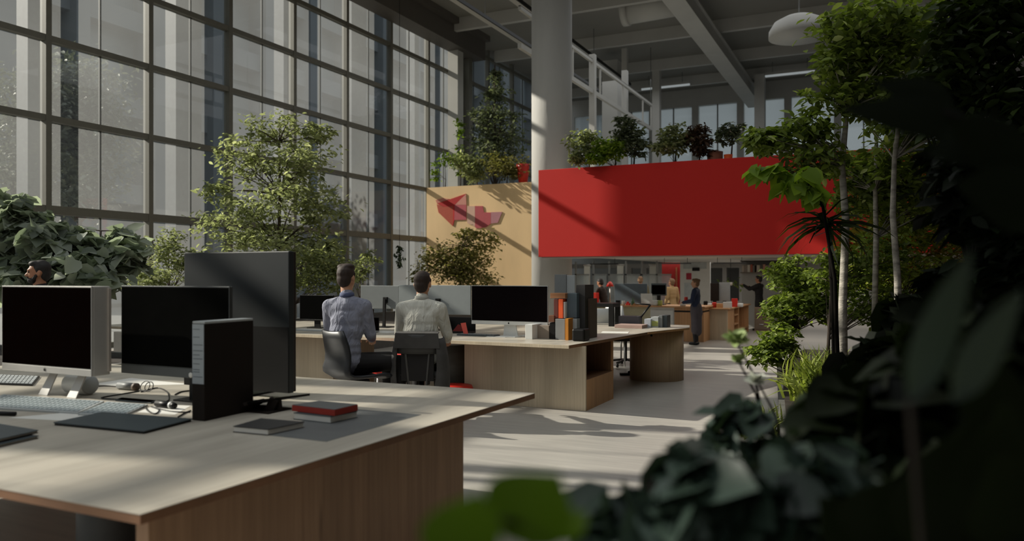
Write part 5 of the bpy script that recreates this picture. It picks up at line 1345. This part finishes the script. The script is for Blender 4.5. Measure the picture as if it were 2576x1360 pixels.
# broad leaves in front of the red balcony
b = at(2010, 7.0, .15)
plant('broadleaf_plant', 'plant with large bright leaves hanging before the right end of the red balcony', 'plant', b,
      cr(b, (2010, 440, 7.0, 45, 18, 6), (1985, 465, 7.0, 40, 14, 5), (2045, 480, 7.0, 32, 26, 9), (1925, 425, 7.0, 36, 14, 6)), .155, L_lime, B_dark, 'heart', tr_pts([(2110, 1000, 7.0), (2100, 700, 7.0), (2070, 520, 7.0), (2020, 440, 7.0)], b), .022, clump=3, spread=.12, droop=.8)
b = at(2060, 7.3, .15)
t = thing('palm', 'small palm with thin drooping blades before the red balcony', 'palm', b)
P_ = np.array([rel(2085, 560, 7.3, b)]*46) + rng.normal(0, .03, (46, 3))
meshobj('fronds', leaves_mesh('fronds', P_, .46, 'blade', .1), L_rdark, t)
MB().tube(tr_pts([(2100, 1000, 7.3), (2095, 760, 7.3), (2085, 560, 7.3)], b), .02, 8).build('stem', B_dark, t)
L_glow = leafmat('leaf_sunlit_tint', '5c6a24', 'a3ac4c', .55, tint='d0cc84', tc_blue=.45)  # brighter copy of the right-hand leaf, sunlight put into its tint
b = at(2250, 10.2, .15)
plant('hedge', 'tall yellow green hedge glowing behind the birch trunks', 'hedge', b, cr(b, (2200, 420, 10.2, 90, 60, 60), (2330, 420, 10.0, 110, 70, 70), (2180, 520, 10.4, 70, 60, 44), (2290, 540, 10.2, 90, 70, 60), (2410, 560, 10.0, 90, 90, 60), (2200, 690, 10.2, 80, 50, 44), (2330, 690, 10.2, 90, 60, 44)), .08, L_glow, B_bark, 'oval', [(0, 0, 0), (.05, 0, 1.0), (0, 0, 2.0), (.05, 0, 2.9)], .035, clump=18, spread=.15)
# sunny shrubs at the foot
b = at(1990, 10.6, .12)
plant('shrub', 'sunlit green shrub at the edge of the planting, beside the walkway', 'shrub', b, cr(b, (2010, 690, 10.6, 80, 45, 60), (1990, 770, 10.4, 70, 55, 70), (2080, 760, 10.6, 60, 60, 44), (1960, 860, 10.2, 60, 50, 44), (1920, 890, 10.2, 45, 30, 26)), .085, L_right, B_bark, 'oval', [(0, 0, 0), (.02, 0, .6), (.05, 0, 1.3)], .03, clump=20, spread=.14)
b = at(2080, 9.4, .12)
plant('shrub', 'darker green shrub behind the grass tuft on the right', 'shrub', b, cr(b, (2120, 690, 9.4, 80, 60, 50), (2190, 760, 9.4, 80, 60, 44), (2230, 640, 9.6, 90, 60, 40)), .09, L_right, B_bark, 'oval', [(0, 0, 0), (.02, 0, .6), (.05, 0, 1.3)], .03, clump=16)
b = at(2240, 11.5, .12)
plant('shrub', 'autumn coloured shrub glowing between the birch trunks', 'shrub', b, cr(b, (2220, 600, 11.5, 90, 70, 70), (2330, 580, 11.5, 120, 80, 80), (2260, 690, 11.5, 110, 40, 50), (2150, 620, 11.8, 50, 70, 34), (2420, 640, 11.5, 90, 80, 50)), .10, L_autumn, B_bark, 'oval', [(0, 0, 0), (.02, 0, .8), (.05, 0, 1.8)], .03, clump=14)
def grass(label, px, py, d, n, size, lm, r=.16, z0=.15):
    p = G(px, py, z0); t = thing('grass_tuft', label, 'grass', (p.x, p.y, z0))
    P_ = np.stack([rng.normal(0, r, n), rng.normal(0, r, n), np.zeros(n)+.0], 1)
    u = np.stack([rng.normal(0, .45, n), rng.normal(0, .45, n), np.ones(n)], 1)
    o = meshobj('blades', leaves_mesh('blades', P_, size, 'blade', 0, updir=u), lm, t)
    return t
grass('bright grass tuft in the bed right of the walkway', 2085, 1010, 7.6, 620, .48, L_grass, .15)
grass('smaller yellowish grass tuft nearer the camera at the bed edge', 1905, 1095, 6.2, 260, .26, L_grass, .10, 0)
# dark mass on the right
def mass(label, d, spec, leaf, lm, shape, clump, px=None, sp=.2, trunk=True):
    b = at(px or spec[0][0], d, .14)
    zt = max(cr(b, *spec), key=lambda c: c[2])[2]
    return plant('shrub', label, 'shrub', b, cr(b, *spec), leaf, lm, B_dark, shape, [(0, 0, 0), (.03, .02, zt*.4), (-.02, 0, zt*.9)], .03, clump=clump, spread=sp, droop=.5)
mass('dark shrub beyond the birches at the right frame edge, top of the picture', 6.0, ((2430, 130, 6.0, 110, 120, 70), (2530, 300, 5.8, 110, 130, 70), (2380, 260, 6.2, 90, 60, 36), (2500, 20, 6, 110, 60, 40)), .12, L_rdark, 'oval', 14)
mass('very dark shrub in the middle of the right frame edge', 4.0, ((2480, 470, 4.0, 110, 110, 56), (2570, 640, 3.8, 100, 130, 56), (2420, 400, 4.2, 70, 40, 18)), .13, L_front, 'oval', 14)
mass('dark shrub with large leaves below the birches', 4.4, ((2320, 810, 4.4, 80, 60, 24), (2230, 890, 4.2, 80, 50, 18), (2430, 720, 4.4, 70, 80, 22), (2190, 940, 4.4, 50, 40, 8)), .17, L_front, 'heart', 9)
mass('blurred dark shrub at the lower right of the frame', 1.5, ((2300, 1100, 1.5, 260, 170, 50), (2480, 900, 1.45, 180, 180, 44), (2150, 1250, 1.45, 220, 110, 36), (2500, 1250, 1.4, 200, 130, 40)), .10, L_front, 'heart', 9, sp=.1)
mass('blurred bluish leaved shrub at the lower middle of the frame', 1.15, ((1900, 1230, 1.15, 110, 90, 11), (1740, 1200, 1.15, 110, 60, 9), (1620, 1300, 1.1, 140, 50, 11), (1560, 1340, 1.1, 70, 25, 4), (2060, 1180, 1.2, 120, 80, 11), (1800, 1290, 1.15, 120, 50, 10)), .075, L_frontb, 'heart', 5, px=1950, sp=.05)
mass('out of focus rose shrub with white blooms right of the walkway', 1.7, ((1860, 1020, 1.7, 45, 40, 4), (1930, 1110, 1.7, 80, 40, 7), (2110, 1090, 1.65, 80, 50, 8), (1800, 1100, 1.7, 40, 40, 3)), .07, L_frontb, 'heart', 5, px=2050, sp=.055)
for px, py, d, r in ((1905, 957, 2.5, .024), (2090, 1042, 2.4, .038), (1852, 858, 2.6, .032), (1725, 1215, 1.6, .017), (1856, 905, 2.6, .02)):
    p = PD(px, py, d); t = thing('rose_bloom', {1905: 'small white bloom left of the grass tuft', 2090: 'large white blurred bloom below the grass tuft', 1852: 'pale green blurred bud over the walkway', 1725: 'white bloom low among the blurred leaves', 1856: 'pale bud hanging under the green bud over the walkway'}[px], 'flower', p)
    lp = np.zeros((22, 3)); meshobj('petals', leaves_mesh('petals', lp, r*1.5, 'heart', -.5), plain('petal_white', 'b9bcae', .6) if px not in (1852, 1856) else plain('bud_green', '93a468', .6), t)
    MB().tube([(0, 0, 0), (.05, .06, -.12), (.10, .1, -.4), (.12, .12, -p.z+.02)], [.003, .004, .005, .006], 6).build('stem', B_dark, t)
# leaves right at the camera
def leaf_spray(name, label, base, pts, size, lm, shape='heart', seed=None, stem=None, face=None):
    """few single leaves at given points on a stem"""
    t = thing(name, label, 'plant', base)
    P_ = np.array(pts) - np.array(base)
    me = leaves_mesh('leaf_blades', P_, size, shape, .1, updir=np.array(face) if face else None, jitter=.15)
    meshobj('leaf_blades', me, lm, t)
    if stem: MB().tube([Vector(q)-Vector(base) for q in stem], .004, 6).build('stem', B_dark, t)
    return t
B0 = PD(1420, 1500, .72); B0.z = 0
p1, p2, p3, p4 = PD(1395, 1345, .62), PD(1130, 1400, .60), PD(1260, 1330, .64), PD(1450, 1300, .66)
def flat_leaf(t, a, b, w, m):
    """one broad leaf from a to b, its face turned to the camera side"""
    a, b = Vector(a)-t.location, Vector(b)-t.location
    u = b-a; side = u.cross(Vector((SA, -CA, .25))).normalized()
    prof = [(0, 0), (.12, .36), (.3, .5), (.52, .46), (.75, .28), (1, 0)]
    L_ = [a + u*k + side*(w*h) + Vector((0, .02*math.sin(k*3), 0)) for k, h in prof]; R_ = [a + u*k - side*(w*h) for k, h in prof]
    C_ = [a + u*k + Vector((SA, -CA, 0))*(-.006) for k, h in prof]
    vs = [tuple(v) for v in L_+C_+R_]; n_ = len(prof); f = []
    for i in range(n_-1): f += [(i, i+1, n_+i+1, n_+i), (n_+i, n_+i+1, 2*n_+i+1, 2*n_+i)]
    o = MB().add(vs, f, 0, True).build('leaf_blade', m, t)
    o.modifiers.new('sub', 'SUBSURF').levels = 1; o.modifiers['sub'].render_levels = 2
t = thing('foreground_plant', 'bright green blurred leaves close to the lens at the bottom of the frame', 'plant', tuple(B0))
flat_leaf(t, PD(1262, 1350, .60), PD(1405, 1190, .62), .075, L_bright)
flat_leaf(t, PD(1370, 1345, .66), PD(1475, 1290, .66), .035, L_bright)
flat_leaf(t, PD(1105, 1430, .56), PD(1205, 1240, .58), .055, L_bright)
MB().tube([(0, 0, 0), PD(1350, 1500, .7)-t.location, PD(1330, 1320, .62)-t.location, PD(1265, 1310, .6)-t.location], .003, 6).build('stem', B_dark, t)
MB().tube([(0, 0, 0), PD(1200, 1420, .58)-t.location, PD(1100, 1400, .56)-t.location], .003, 6).build('stem', B_dark, t)
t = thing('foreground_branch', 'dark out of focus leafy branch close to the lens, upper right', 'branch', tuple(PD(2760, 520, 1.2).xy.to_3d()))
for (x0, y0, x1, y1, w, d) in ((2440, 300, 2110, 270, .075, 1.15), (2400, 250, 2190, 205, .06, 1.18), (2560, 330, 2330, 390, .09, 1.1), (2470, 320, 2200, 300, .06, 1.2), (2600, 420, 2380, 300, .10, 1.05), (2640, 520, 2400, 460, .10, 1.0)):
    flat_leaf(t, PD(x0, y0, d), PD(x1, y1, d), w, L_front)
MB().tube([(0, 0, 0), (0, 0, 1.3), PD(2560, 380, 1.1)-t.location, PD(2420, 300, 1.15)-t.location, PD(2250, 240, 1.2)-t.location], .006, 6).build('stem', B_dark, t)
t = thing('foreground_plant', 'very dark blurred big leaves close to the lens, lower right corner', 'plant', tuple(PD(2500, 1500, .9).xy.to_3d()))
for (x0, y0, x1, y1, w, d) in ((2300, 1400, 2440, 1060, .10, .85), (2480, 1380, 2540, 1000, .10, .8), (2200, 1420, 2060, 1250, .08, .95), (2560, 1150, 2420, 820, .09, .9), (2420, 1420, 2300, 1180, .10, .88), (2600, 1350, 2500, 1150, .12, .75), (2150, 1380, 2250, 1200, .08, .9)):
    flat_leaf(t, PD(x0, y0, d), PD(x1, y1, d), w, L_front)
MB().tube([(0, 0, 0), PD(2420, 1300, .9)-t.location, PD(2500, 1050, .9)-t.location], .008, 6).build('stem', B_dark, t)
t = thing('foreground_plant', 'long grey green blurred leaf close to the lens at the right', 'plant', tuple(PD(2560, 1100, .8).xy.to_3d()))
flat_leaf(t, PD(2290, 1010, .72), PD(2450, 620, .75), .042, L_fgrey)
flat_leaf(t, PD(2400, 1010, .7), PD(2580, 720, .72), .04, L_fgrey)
MB().tube([(0, 0, 0), PD(2290, 1010, .72)-t.location], .004, 6).build('stem', B_dark, t)
# ------------------------------------------------------------------ light
w = bpy.data.worlds.new('sky'); scene.world = w; w.use_nodes = True
nt = w.node_tree; bg = nt.nodes['Background']
tc = nt.nodes.new('ShaderNodeTexCoord'); sx = nt.nodes.new('ShaderNodeSeparateXYZ'); nt.links.new(tc.outputs['Generated'], sx.inputs[0])
rp = nt.nodes.new('ShaderNodeValToRGB'); rp.color_ramp.interpolation = 'EASE'
e = rp.color_ramp.elements
e[0].position = 0.0; e[0].color = (.16, .17, .17, 1)
e[1].position = 1.0; e[1].color = (.62, .68, .74, 1)
q = e.new(.5); q.color = (.21, .225, .23, 1)
q = e.new(.68); q.color = (.34, .37, .39, 1)
mr = nt.nodes.new('ShaderNodeMapRange'); mr.inputs['From Min'].default_value = -1; mr.inputs['From Max'].default_value = 1
nt.links.new(sx.outputs['Z'], mr.inputs['Value']); nt.links.new(mr.outputs['Result'], rp.inputs['Fac']); nt.links.new(rp.outputs['Color'], bg.inputs['Color'])
bg.inputs['Strength'].default_value = 1.0

sd = Vector((1, .22, -.57))
L = bpy.data.lights.new('sun', 'SUN'); L.energy = 7.4; L.angle = math.radians(.7); L.color = (1, .92, .80)
so = bpy.data.objects.new('sun', L); COL.objects.link(so); so.rotation_euler = sd.to_track_quat('-Z', 'Y').to_euler(); so.location = (-30, -5, 25)

def area(name, loc, size, energy, rot=(0,0,0), col=(1,1,1)):
    A = bpy.data.lights.new(name, 'AREA'); A.shape = 'RECTANGLE'; A.size, A.size_y = size; A.energy = energy; A.color = col
    o = bpy.data.objects.new(name, A); COL.objects.link(o); o.location = loc; o.rotation_euler = rot; return o
area('overhead_fill', (-3.5, 4.5, 9.7), (9, 14), 420, col=(.93, .98, 1))  # added overhead fill for the desks, no opening in the roof above
area('overhead_fill', (-5, 24, 9.0), (12, 12), 260, col=(.95, .98, 1))  # added fill over the rear hall, also under closed roof
area('soffit_fill', (-3.5, 19, 1.9), (6, 3), 60, col=(1, .95, .88))  # added fill for the dim space under the balcony, no fitting behind it
area('soffit_fill', (-3.5, 26, 1.9), (8, 4), 95, col=(1, .95, .88))  # second added fill, further back under the balcony

cam = bpy.data.cameras.new('camera'); co = bpy.data.objects.new('camera', cam); COL.objects.link(co)
co.location = (0, 0, EYE); co.rotation_euler = (PI/2, 0, YAW)
cam.sensor_width = 36; cam.lens = F/2576*36; cam.shift_y = 12/2576
cam.clip_start = .02; cam.clip_end = 300
cam.dof.use_dof = True; cam.dof.focus_distance = 8.0; cam.dof.aperture_fstop = 1.6
scene.camera = co
scene.view_settings.view_transform = 'Standard'; scene.view_settings.look = 'None'
scene.view_settings.exposure = 0.0
scene.cycles.max_bounces = 8; scene.cycles.diffuse_bounces = 4; scene.cycles.transparent_max_bounces = 12; scene.cycles.transmission_bounces = 4
scene.cycles.sample_clamp_indirect = 4
scene.cycles.use_denoising = True
